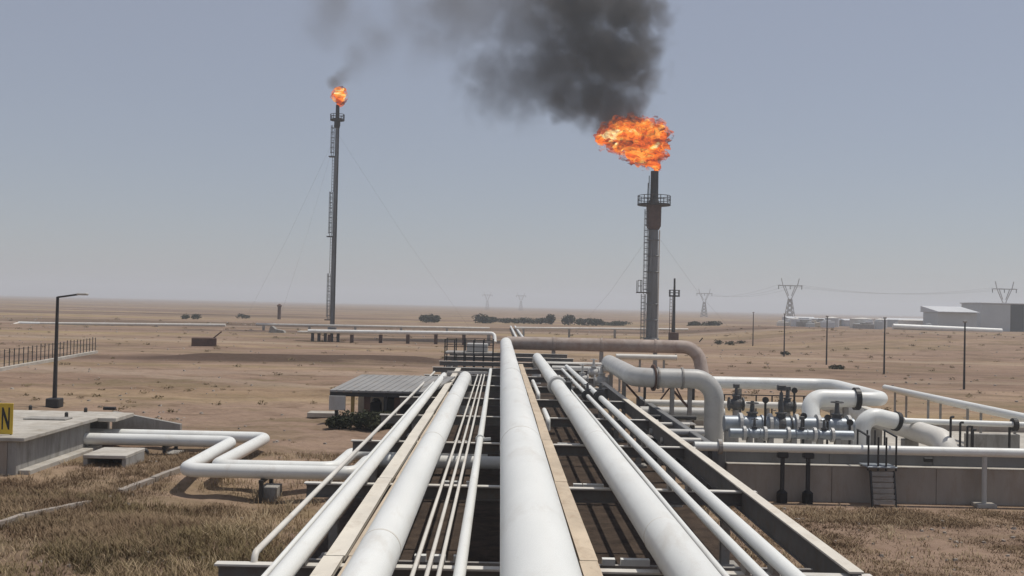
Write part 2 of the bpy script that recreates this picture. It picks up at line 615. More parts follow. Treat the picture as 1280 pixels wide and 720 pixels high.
for k in range(1, len(BEAMS)):
    copy_part(proto_b, rack, (0, BAY * k, 0))
    for c in cols:
        copy_part(c, rack, (0, BAY * k, 0))
# lighter struts between the beams that carry the small lines
st = MB().bar((RX0 + 0.9, Y0 + 1.35, 1.50), (RX1 - 0.5, Y0 + 1.35, 1.50), 0.1, 0.1).build('strut', M['steel'], rack)
for k in range(1, 9):
    copy_part(st, rack, (0, BAY * k, 0))
# longitudinal girders
for x, zt in ((-3.75, 1.458), (5.35, 1.458)):
    MB().ibeam((x, Y0 + 0.11, zt - 0.26), (x, BEAMS[-1] - 0.11, zt - 0.26), 0.16, 0.24).build('girder', M['steel'], rack)
RAILX = pz(1066, 712, BEAM_TOP + 0.1).x
yr1 = pz(765, 478, 1.9).y
MB().ibeam((RAILX, Y0 - 0.25, BEAM_TOP - 0.19), (RAILX, yr1, BEAM_TOP - 0.19), 0.16, 0.52, 0.02, 0.05).build('side_rail', M['beam'], rack)
cuts = [Y0 - 0.25] + [b_ + 0.3 for b_ in BEAMS if Y0 < b_ < yr1 - 2] + [yr1]
for a_, b_ in zip(cuts[:-1], cuts[1:]):
    MB().bbox((RAILX, (a_ + b_) / 2, BEAM_TOP + 0.094), (0.24, b_ - a_ - 0.012, 0.04), 0.006).build('rail_cap', M['cream'], rack)
# brackets and pads on the struts
for k in range(0, 8):
    for (px_, w_) in ((1.55, 0.32), (2.0, 0.22), (2.42, 0.5), (-1.25, 0.2), (-0.95, 0.2), (-0.6, 0.2)):
        MB().box((px_ + random.uniform(-.04, .04), Y0 + 1.35 + BAY * k, 1.605), (w_, 0.14, 0.11)).build('clip', M['white'], rack)


def rx(u, v, z):
    return pz(u, v, z).x


def rack_pipe(name, label, x, z, r, y0, y1, mat, n=24, end=None, start=None, shoes=True, bands=(), loops=0):
    """a line lying along the rack, with a shoe on every beam it crosses and its weld bands"""
    t = thing(name, label, 'pipe', (x, y0, z - r), 'pipes lying along the rack')
    pts = [Vector((x, y0, z)), Vector((x, y1, z))]
    if end == 'down':
        pts.append(Vector((x, y1, 0.25)))
    if start == 'down':
        pts.insert(0, Vector((x, y0, z - 0.5)))
    path = bend(pts, r * 3.0)
    # break the long run so that it is not one straight ruler line
    fine = []
    for a, b in zip(path[:-1], path[1:]):
        L = (b - a).length
        k = max(1, int(L / 3.7))
        for i in range(k):
            fine.append(a.lerp(b, i / k))
    fine.append(path[-1])
    amp = min(0.015, r * 0.05)
    fine = [p + Vector((amp * noise.noise((p.y * 0.11, x * 3.0, 1.0)), 0, amp * noise.noise((p.y * 0.13, x * 3.0, 9.0)))) for p in fine]
    MB().tube(fine, r, n).build('run', mat, t)
    if shoes:
        sh = None
        hh = z - r - BEAM_TOP
        for yb in BEAMS:
            if y0 < yb < y1 - 1:
                if sh is None:
                    sh = MB().box((x, yb, BEAM_TOP + (hh + r * 0.25) / 2 + 0.001), (max(r * 0.9, 0.06), 0.34, hh + r * 0.25)).build('pipe_shoe', M['steel'], t)
                    sy = yb
                else:
                    copy_part(sh, t, (0, yb - sy, 0))
    bd = None
    for yb in bands:
        if bd is None:
            bd = MB().lathe((x, yb, z), (0, 1, 0), [(-0.03, r * 1.001), (-0.015, r + 0.006), (0.015, r + 0.006), (0.03, r * 1.001)], n).build('weld_band', M['white_warm'], t)
            by = yb
        else:
            copy_part(bd, t, (0, yb - by, 0))
    return t


def flange_pair(t, p, axis, r, mat, name='flange'):
    a = Vector(axis).normalized()
    for s in (-1, 1):
        MB().lathe(Vector(p) + a * (s * 0.05 * max(r / 0.2, 0.5)), a, [(-0.03 * max(r / 0.2, 0.6), r * 1.45), (0.03 * max(r / 0.2, 0.6), r * 1.45)], 20).build(name, mat, t)


zC = 2.43
xC = rx(675, 720, zC)
yC_end = 99.0
main = rack_pipe('main_pipe', 'widest white pipe, in the middle of the rack', xC, zC, 0.535, 2.0, yC_end, M['white'], 48, bands=[14.1 + 12.2 * k for k in range(1, 7)])
zR1 = 2.23
xR1 = rx(864, 720, zR1)
r1 = rack_pipe('large_pipe', 'large white pipe right of the widest one, with a ring clamp far along', xR1, zR1, 0.335, 2.0, pz(667, 446, zR1).y, M['white'], 40, end='down', bands=[17.2, 29.0, 40.6])
yclamp = pz(689, 482, zR1).y
MB().lathe((xR1, yclamp, zR1), (0, 1, 0), [(-0.5, 0.34), (-0.48, 0.44), (-0.12, 0.47), (0.12, 0.47), (0.48, 0.44), (0.5, 0.34)], 32).build('ring_clamp', M['grey_pipe'], r1)
MB().bbox((xR1 + 0.5, yclamp - 0.3, zR1), (0.28, 0.8, 0.5), 0.03).build('clamp_box', M['dark'], r1)
zL4 = 2.22
xL4 = rx(459, 720, zL4)
rack_pipe('large_pipe', 'large white pipe left of the widest one, far end turned down', xL4, zL4, 0.318, 2.0, pz(572, 470, zL4).y, M['white'], 40, end='down', bands=[16.0, 28.2, 40.4, 52.0])
zz = 2.03
rack_pipe('medium_pipe', 'medium white pipe between the cream tray and the leftmost thin line', rx(352, 720, zz), zz, 0.15, 3.0, pz(547, 468, zz).y, M['white'], 24, end='down')
rack_pipe('thin_pipe', 'thin white line hugging the left side of the medium white pipe', rx(331, 720, 1.95), 1.95, 0.045, 3.0, pz(540, 470, 1.95).y, M['white'], 12)
t = rack_pipe('thin_pipe', 'leftmost thin line of the rack with its near end turned down', rx(320, 690, 1.93), 1.93, 0.055, pz(317, 692, 1.93).y, pz(549, 465, 1.93).y, M['white_warm'], 14, start='down', shoes=True)
for (u, lab) in ((515, 'left of the three thin white lines beside the large left pipe'), (533, 'middle of the three thin white lines beside the large left pipe'), (548, 'right of the three thin white lines beside the large left pipe')):
    rack_pipe('thin_pipe', lab, rx(u, 720, 1.90), 1.90, 0.036, 3.0, pz(588 + (u - 515) * 0.3, 468, 1.90).y, M['white_warm'], 12)
zz = 1.97
xL8 = rx(574, 720, zz)
l8 = rack_pipe('medium_pipe', 'white pipe just left of the widest one, with a flanged joint', xL8, zz, 0.095, 3.0, pz(606, 462, zz).y, M['white'], 20)
yj = pz(597, 549, zz).y
flange_pair(l8, (xL8, yj, zz), (0, 1, 0), 0.095, M['white'])
MB().bar((xL8, yj - 0.05, zz), (xL8 + 0.32, yj - 0.05, zz + 0.02), 0.08, 0.08).build('branch', M['white'], l8)
zz = 1.96
rack_pipe('thin_pipe', 'thin white line touching the right side of the large right pipe', rx(906, 720, zz), zz, 0.06, 3.0, pz(700, 470, zz).y, M['white'], 14)
zz = 2.0
xR2 = rx(951, 720, zz)
rack_pipe('medium_pipe', 'narrower of the two white lines left of the side rail', xR2, zz, 0.09, 3.0, pz(706, 462, zz).y, M['white'], 18)
zz = 2.05
xR3 = rx(992, 720, zz)
rack_pipe('medium_pipe', 'wider white line nearest the side rail on the right', xR3, zz, 0.125, 3.0, pz(709, 458, zz).y, M['white'], 20)


def tray(label, u, v, width, mat, ya, yb, z=BEAM_TOP + 0.11):
    """covered cable tray in lengths that butt at the beams"""
    x = rx(u, v, z)
    t = thing('cable_tray', label, 'cable tray', (x, ya, BEAM_TOP), 'covered cable trays on the rack')
    cuts = [ya] + [b + 0.14 for b in BEAMS if ya < b < yb] + [yb]
    for a, b in zip(cuts[:-1], cuts[1:]):
        if b - a < 0.5:
            continue
        dx = random.uniform(-.015, .015)
        h = 0.1 + random.uniform(-0.004, 0.004)
        MB().prism([(-width / 2, -h), (width / 2, -h), (width / 2, -0.012), (width / 2 + 0.012, -0.012), (width / 2 + 0.012, 0), (-width / 2 - 0.012, 0), (-width / 2 - 0.012, -0.012), (-width / 2, -0.012)], (x + dx, a + 0.02, z), (x - dx, b - 0.02, z)).build('tray_cover', mat, t)
    return t


tray('cream covered cable tray between the large and medium pipes on the left', 402, 718, 0.29, M['cream'], 3.0, pz(565, 460, 1.9).y)
tray('tan covered cable tray beside the widest white pipe', 737, 705, 0.27, M['tan'], 3.0, pz(645, 455, 1.9).y)
tray('slim tan conduit tray between the cream tray and large left pipe', 437, 700, 0.085, M['tan'], 3.0, pz(556, 490, 1.9).y)
# short pipe stubs to the right of the tan tray
for (ua, va, ub, vb, lab) in ((666, 476, 673, 492, 'short white pipe stub between the widest pipe and the ring clamp'), (680, 512, 684, 524, 'shorter white stub nearer than the ring clamp beside the tan tray')):
    a, b = pz(ua, va, 1.95), pz(ub, vb, 1.95)
    b.x = a.x
    o = MB().tube(bend([Vector((a.x, a.y, 1.55)), a, b, Vector((b.x, b.y, 1.55))], 0.15), 0.09, 14).build('pipe_stub', M['white'], None, (a.x, b.y, 1.5))
    tag(o, lab, 'pipe')


# ------------------------------------------------------------------ valves
def valve(label, p, axis, r, height, mat_body, wheel=True, group='valves on the pipes', mat_top=None):
    p = Vector(p)
    ax = Vector(axis).normalized()
    t = thing('valve', label, 'valve', (p.x, p.y, p.z - r), group)
    mt = mat_top or M['valve']
    MB().lathe(p - ax * r * 1.5, ax, [(0, r), (r * 0.5, r * 1.05), (r * 1.0, r * 1.3), (r * 1.5, r * 1.4), (r * 2.0, r * 1.3), (r * 2.5, r * 1.05), (r * 3.0, r)], 18).build('body', mat_body, t)
    for s in (-1, 1):
        MB().lathe(p + ax * (s * r * 1.55), ax, [(-r * 0.12, r * 1.5), (r * 0.12, r * 1.5)], 18).build('flange', mat_body, t)
    top = p.z + height
    MB().lathe((p.x, p.y, p.z + r * 1.2), (0, 0, 1), [(0, r * 0.8), (r * 0.4, r * 0.7), (r * 0.5, r * 0.95), (r * 0.7, r * 0.95), (r * 0.75, r * 0.45), (height * 0.7, r * 0.28)], 14).build('bonnet', mt, t)
    MB().tube([(p.x, p.y, p.z + r), (p.x, p.y, top)], r * 0.13, 8).build('stem', mt, t)
    if wheel:
        hw = MB().ring((p.x, p.y, top - 0.05), (0, 0, 1), r * 0.95, r * 0.10, 18, 6).build('handwheel', mt, t)
        for k in range(2):
            a = k * PI / 2 + 0.5
            d = Vector((math.cos(a), math.sin(a), 0)) * r * 0.95
            c = Vector((p.x, p.y, top - 0.05))
            MB().bar(c - d, c + d, r * 0.12, r * 0.1).build('spoke', mt, hw)
    else:
        MB().bbox((p.x, p.y, top + r * 0.25), (r * 1.3, r * 1.0, r * 0.9), r * 0.1).build('actuator', mt, t)
    return t


valve('small dark valve on the thin line beside the ring clamp', (rx(906, 720, 1.96), yclamp + 2.0, 1.96), (0, 1, 0), 0.13, 0.5, M['grey_pipe'])
valve('small dark valve on the narrower line near the ring clamp', (xR2, yclamp - 2.5, 2.0), (0, 1, 0), 0.16, 0.55, M['dark'])
valve('small dark valve on the wider line nearest the side rail', (xR3, yclamp - 4.0, 2.05), (0, 1, 0), 0.2, 0.6, M['dark'])

# ------------------------------------------------------------------ pipework at the far end of the rack
a = py(642, 435, 99.0)
zt = 2.43
e = pz(895, 439, zt)
rp = thing('crossover_pipe', 'rusty brown crossover pipe at the far end of the rack, bending down at right', 'pipe', (xC, 99, zt))
ex = e.x
path = bend([Vector((xC + 0.1, 99.6, zt)), Vector((ex, 99.0, zt)), Vector((ex + 0.4, 98.2, -0.3))], 2.0, 9)
MB().tube(path, 0.62, 28).build('run', M['rust_pipe'], rp)
for q in (0.25, 0.5, 0.78):
    p = Vector((xC, 99.6, zt)).lerp(Vector((ex, 99.0, zt)), q)
    MB().lathe(p, (1, 0, 0), [(-0.12, 0.63), (-0.1, 0.68), (0.1, 0.68), (0.12, 0.63)], 24).build('weld_band', M['rust_pipe'], rp)
    MB().bbox((p.x, p.y, 0.9), (0.35, 0.5, 1.8), 0.03).build('support_post', M['steel'], rp)
MB().lathe((ex + 0.1, 98.75, zt + 0.52), Vector((0.6, 0, 0.75)), [(0, 0.05), (0.5, 0.06)], 8).build('vent_stub', M['dark'], rp)

# white pipe that leaves the rack end and goes left on posts
y_ = 155.0
pa, pb = py(385, 414, y_), py(618, 417, y_)
t = thing('flare_line', 'white pipe on short posts running left from the rack end', 'pipe', (pa.x, y_, 0))
MB().tube(bend([pa, Vector((pb.x, y_, pb.z)), Vector((pb.x + 0.1, y_ - 1, 0.5))], 0.6), 0.28, 16).build('run', M['white'], t)
for u in (412, 440, 476, 510, 545, 580, 611):
    p = py(u, 416, y_)
    MB().box((p.x, y_, (p.z - 0.3) / 2), (0.5, 0.5, p.z - 0.24)).build('post', M['rust'] if u != 611 else M['steel'], t)
p = py(400, 418, y_)
t = thing('pipe_end_structure', 'small dark box frame with pale deck under the left flare', 'platform', (p.x, y_, 0))
MB().bbox((p.x + 0.3, y_ + 1.5, 1.38), (7.5, 2.4, 0.2), 0.03).build('deck', M['white_warm'], t)
for k in range(5):
    MB().box((p.x - 1.2 + k * 0.95, y_ + 0.6, 0.6), (0.42, 0.3, 1.33)).build('post', M['dark'], t)
for k, (ua, ub, va, vb, yy, lab) in enumerate((
        (320, 612, 405.5, 410.5, 205, 'pale far pipeline behind the pipe on posts'),
        (22, 282, 404, 406.5, 215, 'white far pipeline with a raised left end beyond the fence'),
        (645, 860, 410, 412, 205, 'pale far pipeline behind the right flare stack'))):
    p, q = py(ua, va, yy), py(ub, vb, yy)
    t = thing('far_pipeline', lab, 'pipe', (p.x, yy, 0))
    pts = [p, Vector((q.x, yy, q.z))]
    if k == 1:
        pts = [p + Vector((-0.6, -4, -1.0)), p, Vector((q.x, yy, q.z))]
    MB().tube(bend(pts, 1.0), 0.3 if k == 1 else 0.24, 12).build('run', M['white_warm'], t)
    if k == 1:
        MB().lathe(p + Vector((2.4, 0, 0)), (1, 0, 0), [(-2.2, 0.36), (2.2, 0.36)], 14).build('sleeve', M['white'], t)
    L = q.x - p.x
    for i in range(int(L / 9)):
        xx = p.x + 1.5 + i * 9
        zz = p.z + (q.z - p.z) * (xx - p.x) / L
        MB().box((xx, yy, (zz - 0.2) / 2), (0.4, 0.5, max(zz - 0.2, 0.1))).build('sleeper', M['concrete'], t)
# twin lines going straight on beyond the rack
for i, (u0, v0, u1, v1) in enumerate(((648, 426, 638, 408), (656, 426, 644, 408))):
    p, q = pz(u0, v0, 0.5), pz(u1, v1, 0.5)
    x_ = (p.x + q.x) / 2
    t = thing('ground_line', ('left' if i == 0 else 'right') + ' of two white lines going straight on beyond the rack', 'pipe', (x_, p.y, 0.2), 'lines beyond the rack')
    MB().tube([(x_, p.y, 0.5), (x_, q.y, 0.5)], 0.22, 12).build('run', M['white'], t)
    for k in range(8):
        MB().box((x_, p.y + 2 + k * 12, 0.14), (0.5, 0.4, 0.28)).build('sleeper', M['concrete'], t)

# platform frame at the left far end of the rack
pf = thing('service_platform', 'grey steel service platform with handrails at the far left rack end', 'platform', (-3.6, 76, 0))
xa, xb, yp = py(556, 445, 78).x, py(616, 445, 78).x, 78.0
MB().bbox(((xa + xb) / 2, yp + 1.5, 2.35), (xb - xa, 3.0, 0.14), 0.02).build('deck', M['steel'], pf)
for k in range(6):
    x_ = xa + (xb - xa) * k / 5
    MB().bar((x_, yp, 0), (x_, yp, 3.35), 0.09, 0.09, (0, 1, 0)).build('post', M['dark'], pf)
    MB().bar((x_, yp + 3, 0), (x_, yp + 3, 3.35), 0.09, 0.09, (0, 1, 0)).build('post', M['dark'], pf)
for z_ in (2.85, 3.36):
    for yy in (yp - 0.06, yp + 3.06):
        MB().bar((xa - 0.05, yy, z_), (xb + 0.05, yy, z_), 0.05, 0.05).build('handrail', M['dark'], pf)
MB().bbox(((xa + xb) / 2 + 0.6, yp + 1.4, 2.75), (1.6, 1.2, 0.64), 0.05).build('cabinet', M['grey_pipe'], pf)
MB().bar((xa + 1.0, 62.0, 1.95), (xb - 0.2, 62.0, 1.95), 0.16, 0.16).build('brace', M['white_warm'], pf)

# ------------------------------------------------------------------ grey loop pipe that climbs over the rack's right side
yG = 47.0
pG = py(800, 472, yG)
qG = py(893, 480, yG)
zG = pG.z
xS = 6.15
g = thing('loop_pipe', 'big grey pipe that bends beside the rack and drops down beside the pit', 'pipe', (qG.x, yG, 0))
path = bend([Vector((xS + 0.1, 59, zG)), Vector((xS, yG, zG)), Vector((qG.x, yG, zG)), Vector((qG.x, yG, 0.1))], 0.95, 10)
MB().tube(path, 0.44, 32).build('run', M['grey_pipe'], g)
for x_ in (xS + 1.05, pG.x + 1.9):
    MB().lathe((x_, yG, zG), (1, 0, 0), [(-0.05, 0.445), (-0.04, 0.50), (0.04, 0.50), (0.05, 0.445)], 28).build('joint_ring', M['steel'], g)
MB().lathe((xS + 0.85, yG + 0.1, zG), (1, 0.1, 0), [(-0.05, 0.445), (-0.04, 0.6), (0.04, 0.6), (0.05, 0.445)], 28).build('flange', M['rust'], g)
for (x_, y__) in ((xS, 51), (xS, 57), (xS + 1.7, yG), (xS + 2.5, yG)):
    MB().ibeam((x_, y__, 0), (x_, y__, zG - 0.44), 0.18, 0.18, up=(0, 1, 0)).build('support_post', M['steel'], g)
for (x_, y__) in ((xS + 1.7, yG), (xS, 51)):
    MB().bar((x_, y__, zG - 0.5), (x_ + 0.75, y__, zG - 1.3), 0.1, 0.1).build('bracket', M['rust'], g)

# second row of lines that run from the rack into the pit
def cross_pipe(label, ua, va, ub, vb, y, r, mat, posts=(), n=16, name='cross_pipe', down=False):
    p, q = py(ua, va, y), py(ub, vb, y)
    z = (p.z + q.z) / 2
    t = thing(name, label, 'pipe', (p.x, y, 0))
    pts = [Vector((p.x, y, z)), Vector((q.x, y, z))]
    if down:
        pts.append(Vector((q.x, y, 0.1)))
    MB().tube(bend(pts, r * 3), r, n).build('run', mat, t)
    for u in posts:
        x_ = py(u, va, y).x
        MB().ibeam((x_, y, 0), (x_, y, z - r), 0.14, 0.14, up=(0, 1, 0)).build('support_post', M['steel'], t)
    return t


cross_pipe('white cross pipe passing behind the big grey drop pipe', 806, 504, 1062, 508, 49.5, 0.16, M['white_warm'], (820, 900, 960, 1040))
cross_pipe('fat grey cross pipe low behind the big grey drop pipe', 800, 516, 905, 518, 48.6, 0.30, M['grey_pipe'], (815, 850))
cross_pipe('slim white cross pipe right of the side rail in the dark gap', 770, 530, 862, 530, 42.0, 0.08, M['white_warm'], (790, 845))
cross_pipe('slim white cross pipe high behind the big grey pipe', 770, 446, 846, 447, 75.0, 0.2, M['white_warm'], (775, 800, 830))
cross_pipe('pale short line far behind the ring clamp', 668, 455, 760, 455, 82.0, 0.16, M['white_warm'], (690, 720, 750))
cross_pipe('grey short line behind the ring clamp and valves', 690, 461, 770, 462, 70.0, 0.2, M['grey_pipe'], (712, 740, 765))
for i, (u, v, y, r, lab) in enumerate(((742, 466, 66, 0.22, 'grey valve far right of the ring clamp, farther of two'), (752, 477, 58, 0.25, 'grey valve right of the ring clamp, nearer of two'), (728, 474, 60, 0.2, 'grey valve between the ring clamp and the big grey pipe'))):
    p = py(u, v, y)
    valve(lab, p, (1, 0, 0), r, 0.9, M['grey_pipe'], mat_top=M['grey_pipe'])
    tg = MB().ibeam((p.x, p.y, 0), (p.x, p.y, p.z - r * 1.4), 0.16, 0.16, up=(0, 1, 0)).build('valve_pedestal', M['steel'], None, (p.x, p.y, 0))
    tag(tg, ['steel pedestal under the farther grey valve', 'steel pedestal under the nearer grey valve', 'steel pedestal under the grey valve beside the ring clamp'][i], 'pedestal')
# steel frame under the loop pipe
fr = thing('support_frame', 'dark braced steel frame under the big grey loop pipe', 'frame', (8.3, 50, 0))
for x_ in (7.2, 8.6, 9.6):
    MB().bar((x_, 51.2, 0), (x_, 51.2, 2.5), 0.12, 0.12, (0, 1, 0)).build('post', M['dark'], fr)
MB().bar((7.14, 51.2, 2.57), (9.66, 51.2, 2.57), 0.12, 0.14).build('top_beam', M['rust'], fr)
MB().bar((7.2, 51.1, 0.5), (8.6, 51.1, 2.4), 0.07, 0.07).build('brace', M['rust'], fr)
MB().bar((8.6, 51.1, 2.4), (9.6, 51.1, 0.5), 0.07, 0.07).build('brace', M['rust'], fr)

# ------------------------------------------------------------------ the pit on the right
WY = 33.0
wx0 = pz(905, 622, 0).x
pit = thing('pit_wall', 'concrete pit wall on the right with darker upper band', 'wall', (wx0, WY, 0))
WX1 = 34.0
seg = np.linspace(wx0, WX1, 9)
for a_, b_ in zip(seg[:-1], seg[1:]):
    MB().bbox(((a_ + b_) / 2, WY + 0.2, 0.53), (b_ - a_ - 0.012, 0.4, 1.18), 0.012).build('wall_panel', M['concrete_tan'], pit)
    MB().bbox(((a_ + b_) / 2, WY + 0.42, 1.27), (b_ - a_ - 0.012, 0.25, 0.54), 0.012).build('upper_panel', M['concrete_grey'], pit)  # dark grey of this band stands in for the wall pipe's shadow
MB().bbox(((wx0 + WX1) / 2, WY + 0.13, 1.142), (WX1 - wx0, 0.3, 0.04), 0.01).build('ledge', M['concrete_pale'], pit)
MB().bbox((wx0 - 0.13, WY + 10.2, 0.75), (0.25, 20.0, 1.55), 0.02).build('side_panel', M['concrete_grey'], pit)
MB().bbox(((wx0 + WX1) / 2, WY + 20.2, 0.3), (WX1 - wx0, 0.3, 0.6), 0.02).build('far_panel', M['concrete_tan'], pit)
fl = MB().bbox(((wx0 + WX1) / 2, WY + 10.3, 0.05), (WX1 - wx0 - 0.02, 19.2, 0.12), 0.01).build('pit_floor', M['concrete_pale'], None, (wx0, WY, 0))
fl['kind'] = 'structure'
MB().bbox((py(1165, 575, WY).x, WY + 0.275, 1.36), (0.3, 0.06, 0.14), 0.02).build('vent_plate', M['dark'], pit)

# near pipe along the pit wall
yN = 32.72
pN, qN = py(868, 556, yN), py(1278, 568, yN)
zN = (pN.z + qN.z) / 2
t = thing('wall_pipe', 'long white pipe carried on posts in front of the pit wall', 'pipe', (pN.x, yN, 0))
MB().tube([(pN.x, yN, zN), (26.0, yN, zN)], 0.145, 20).build('run', M['white'], t)
for u in (978, 1010):
    x_ = py(u, 590, yN).x
    MB().bar((x_, yN, 0.3), (x_, yN, zN - 0.14), 0.11, 0.11, (0, 1, 0)).build('post', M['dark'], t)
    MB().bbox((x_, yN, zN - 0.22), (0.34, 0.22, 0.18), 0.03).build('saddle', M['dark'], t)
    MB().lathe((x_, yN, 0.0), (0, 0, 1), [(0, 0.17), (0.32, 0.17), (0.4, 0.08)], 12).build('post_foot', M['soot'], t)
xp = py(1236, 600, yN - 0.3).x
MB().tube([(xp, yN, 0.08), (xp, yN, zN - 0.14)], 0.075, 12).build('post', M['grey_pipe'], t)
MB().bbox((xp, yN, 0.05), (0.62, 0.5, 0.14), 0.02).build('post_base', M['concrete_pale'], t)
MB().lathe((pN.x + 0.8, yN, zN), (1, 0, 0), [(-0.06, 0.24), (0.06, 0.24)], 18).build('end_flange', M['steel'], t)
MB().bar((pN.x + 0.5, yN, 0.1), (pN.x + 0.5, yN, zN - 0.14), 0.12, 0.12, (0, 1, 0)).build('post', M['dark'], t)

# stile over the wall
xs0, xs1 = py(1079, 590, WY).x, py(1110, 590, WY).x
t = thing('stile_ladder', 'dark steel stile with handrails climbing over the pit wall', 'ladder', (xs0, WY - 0.5, 0))
yl = WY - 0.55
for x_ in (xs0 + 0.03, xs1 - 0.03):
    MB().bar((x_, yl - 0.25, 0.0), (x_, yl, 1.1), 0.05, 0.09).build('stringer', M['dark'], t)
for k in range(6):
    z_ = 0.16 + 0.17 * k
    MB().bar((xs0 + 0.05, yl - 0.22 + 0.04 * k, z_), (xs1 - 0.05, yl - 0.22 + 0.04 * k, z_), 0.05, 0.13).build('rung', M['steel'], t)
MB().bbox(((xs0 + xs1) / 2, WY - 0.2, 1.21), (xs1 - xs0 + 0.15, 0.8, 0.05), 0.01).build('platform', M['galv'], t)
for x_ in (xs0 - 0.04, xs0 + 0.27, xs1 - 0.27, xs1 + 0.04):
    MB().bar((x_, yl, 1.1), (x_, yl, 2.15), 0.045, 0.045, (0, 1, 0)).build('handrail_post', M['dark'], t)
    MB().bar((x_, yl + 1.0, 1.54), (x_, yl + 1.0, 2.25), 0.045, 0.045, (0, 1, 0)).build('handrail_post', M['dark'], t)
for x_ in (xs0 - 0.04, xs1 + 0.04):
    MB().bar((x_, yl - 0.03, 2.17), (x_, yl + 1.05, 2.26), 0.05, 0.05).build('handrail', M['dark'], t)

# valve manifold in the pit
yV = 40.0
pv = py(905, 529, yV)
zV = pv.z
xv1 = py(1066, 535, yV).x
t = thing('valve_manifold_pipe', 'pale grey flanged pipe lying inside the pit behind its wall', 'pipe', (pv.x, yV, 0))
MB().tube([(pv.x, yV, zV), (xv1, yV, zV)], 0.30, 24).build('run', M['galv'], t)
for u in (925, 962, 995, 1022, 1060):
    x_ = py(u, 530, yV).x
    MB().lathe((x_, yV, zV), (1, 0, 0), [(-0.06, 0.42), (0.06, 0.42)], 20).build('flange', M['grey_pipe'], t)
for u in (912, 950, 1008, 1055):
    x_ = py(u, 530, yV).x
    MB().bbox((x_, yV, (zV - 0.3) / 2 + 0.05), (0.35, 0.4, zV - 0.32), 0.03).build('plinth', M['concrete'], t)
for u, h, lab, wh in ((940, 0.85, 'dark handwheel valve on the pit manifold, leftmost', True), (976, 1.35, 'tall dark valve on the pit manifold, second from left', False), (1046, 0.95, 'dark valve on the pit manifold, rightmost', True)):
    x_ = py(u, 530, yV).x
    valve(lab, (x_, yV, zV), (1, 0, 0), 0.24, h, M['valve'] if u == 976 else M['galv'], wh, 'valves on the pit manifold')
# taller valves farther back in the pit
for u, v, lab in ((920, 505, 'tall dark valve at the back left of the pit'), (984, 508, 'tall dark valve at the back middle of the pit')):
    p = py(u, v, 46.0)
    valve(lab, (p.x, 46.0, p.z), (1, 0, 0), 0.2, 0.75, M['valve'], False, 'valves at the back of the pit')
    o = MB().bbox((p.x, 46.0, (p.z - 0.29) / 2 + 0.05), (0.25, 0.25, p.z - 0.3), 0.02).build('valve_stand', M['steel'], None, (p.x, 46, 0))
    tag(o, 'steel stand under the tall valve at the back ' + ('left' if u == 920 else 'middle') + ' of the pit', 'stand')

yW = 37.2
pw = py(912, 541, yW)
xw1 = py(1066, 545, yW).x
t = thing('low_manifold_pipe', 'low grey-blue pipe just behind the pit wall', 'pipe', (pw.x, yW, 0))
MB().tube([(pw.x, yW, pw.z), (xw1, yW, pw.z)], 0.17, 18).build('run', M['galv'], t)
for u in (930, 956, 985, 1018, 1040):
    x_ = py(u, 541, yW).x
    MB().lathe((x_, yW, pw.z), (1, 0, 0), [(-0.05, 0.26), (0.05, 0.26)], 16).build('flange', M['grey_pipe'], t)
    MB().bbox((x_ + 0.2, yW, (pw.z - 0.17) / 2 + 0.05), (0.2, 0.25, pw.z - 0.19), 0.02).build('plinth', M['concrete'], t)
for k, (u, wh, lab) in enumerate(((943, True, 'small handwheel valve on the low pipe, leftmost'), (1002, False, 'small valve with a box top on the low pipe'), (1030, True, 'small handwheel valve on the low pipe, rightmost'))):
    valve(lab, (py(u, 541, yW).x, yW, pw.z), (1, 0, 0), 0.13, 0.55, M['galv'], wh, 'valves on the low pit pipe')
for k, (u, v0, v1, y, lab) in enumerate(((956, 545, 500, 38.6, 'thin dark standpipe left of the tall pit valve'), (992, 545, 488, 42.6, 'tallest thin standpipe in the pit'), (1004, 548, 520, 38.4, 'short thin standpipe right of the tall pit valve'), (1034, 548, 522, 38.6, 'thin standpipe before the white elbow'), (1062, 550, 528, 38.4, 'thin standpipe left of the gooseneck elbow'))):
    p, q = py(u, v0, y), py(u, v1, y)
    t = thing('standpipe', lab, 'standpipe', (p.x, y, 0.1), 'standpipes in the pit')
    MB().tube([(p.x, y, 0.1), (p.x, y, q.z)], 0.045, 8).build('pipe', M['dark'], t)
    MB().lathe((p.x, y - 0.05, q.z), (0, 1, 0), [(0, 0.12), (0.08, 0.12)], 12).build('gauge', M['dark'], t)
rl = thing('pit_railing', 'dark steel railing along the back of the pit', 'railing', (9, 50.5, 0))
xa_, xb_ = py(905, 520, 50.5).x, py(1064, 520, 50.5).x
for k in range(9):
    x_ = xa_ + (xb_ - xa_) * k / 8
    MB().bar((x_, 50.5, 0), (x_, 50.5, 1.9), 0.06, 0.06, (0, 1, 0)).build('post', M['dark'], rl)
for z_ in (1.35, 1.92):
    MB().bar((xa_ - 0.05, 50.45, z_), (xb_ + 0.05, 50.45, z_), 0.05, 0.05).build('rail', M['dark'], rl)
cross_pipe('narrow grey cross pipe low beside the rack before the drop pipe', 812, 540, 880, 541, 38.5, 0.13, M['grey_pipe'], (825, 868))
cross_pipe('narrow white cross pipe low beside the rack', 826, 550, 876, 551, 36.0, 0.10, M['white_warm'], (836, 866))
cross_pipe('narrow dark cross pipe between rack and pit', 790, 521, 870, 522, 45.0, 0.10, M['dark'], (800, 860))
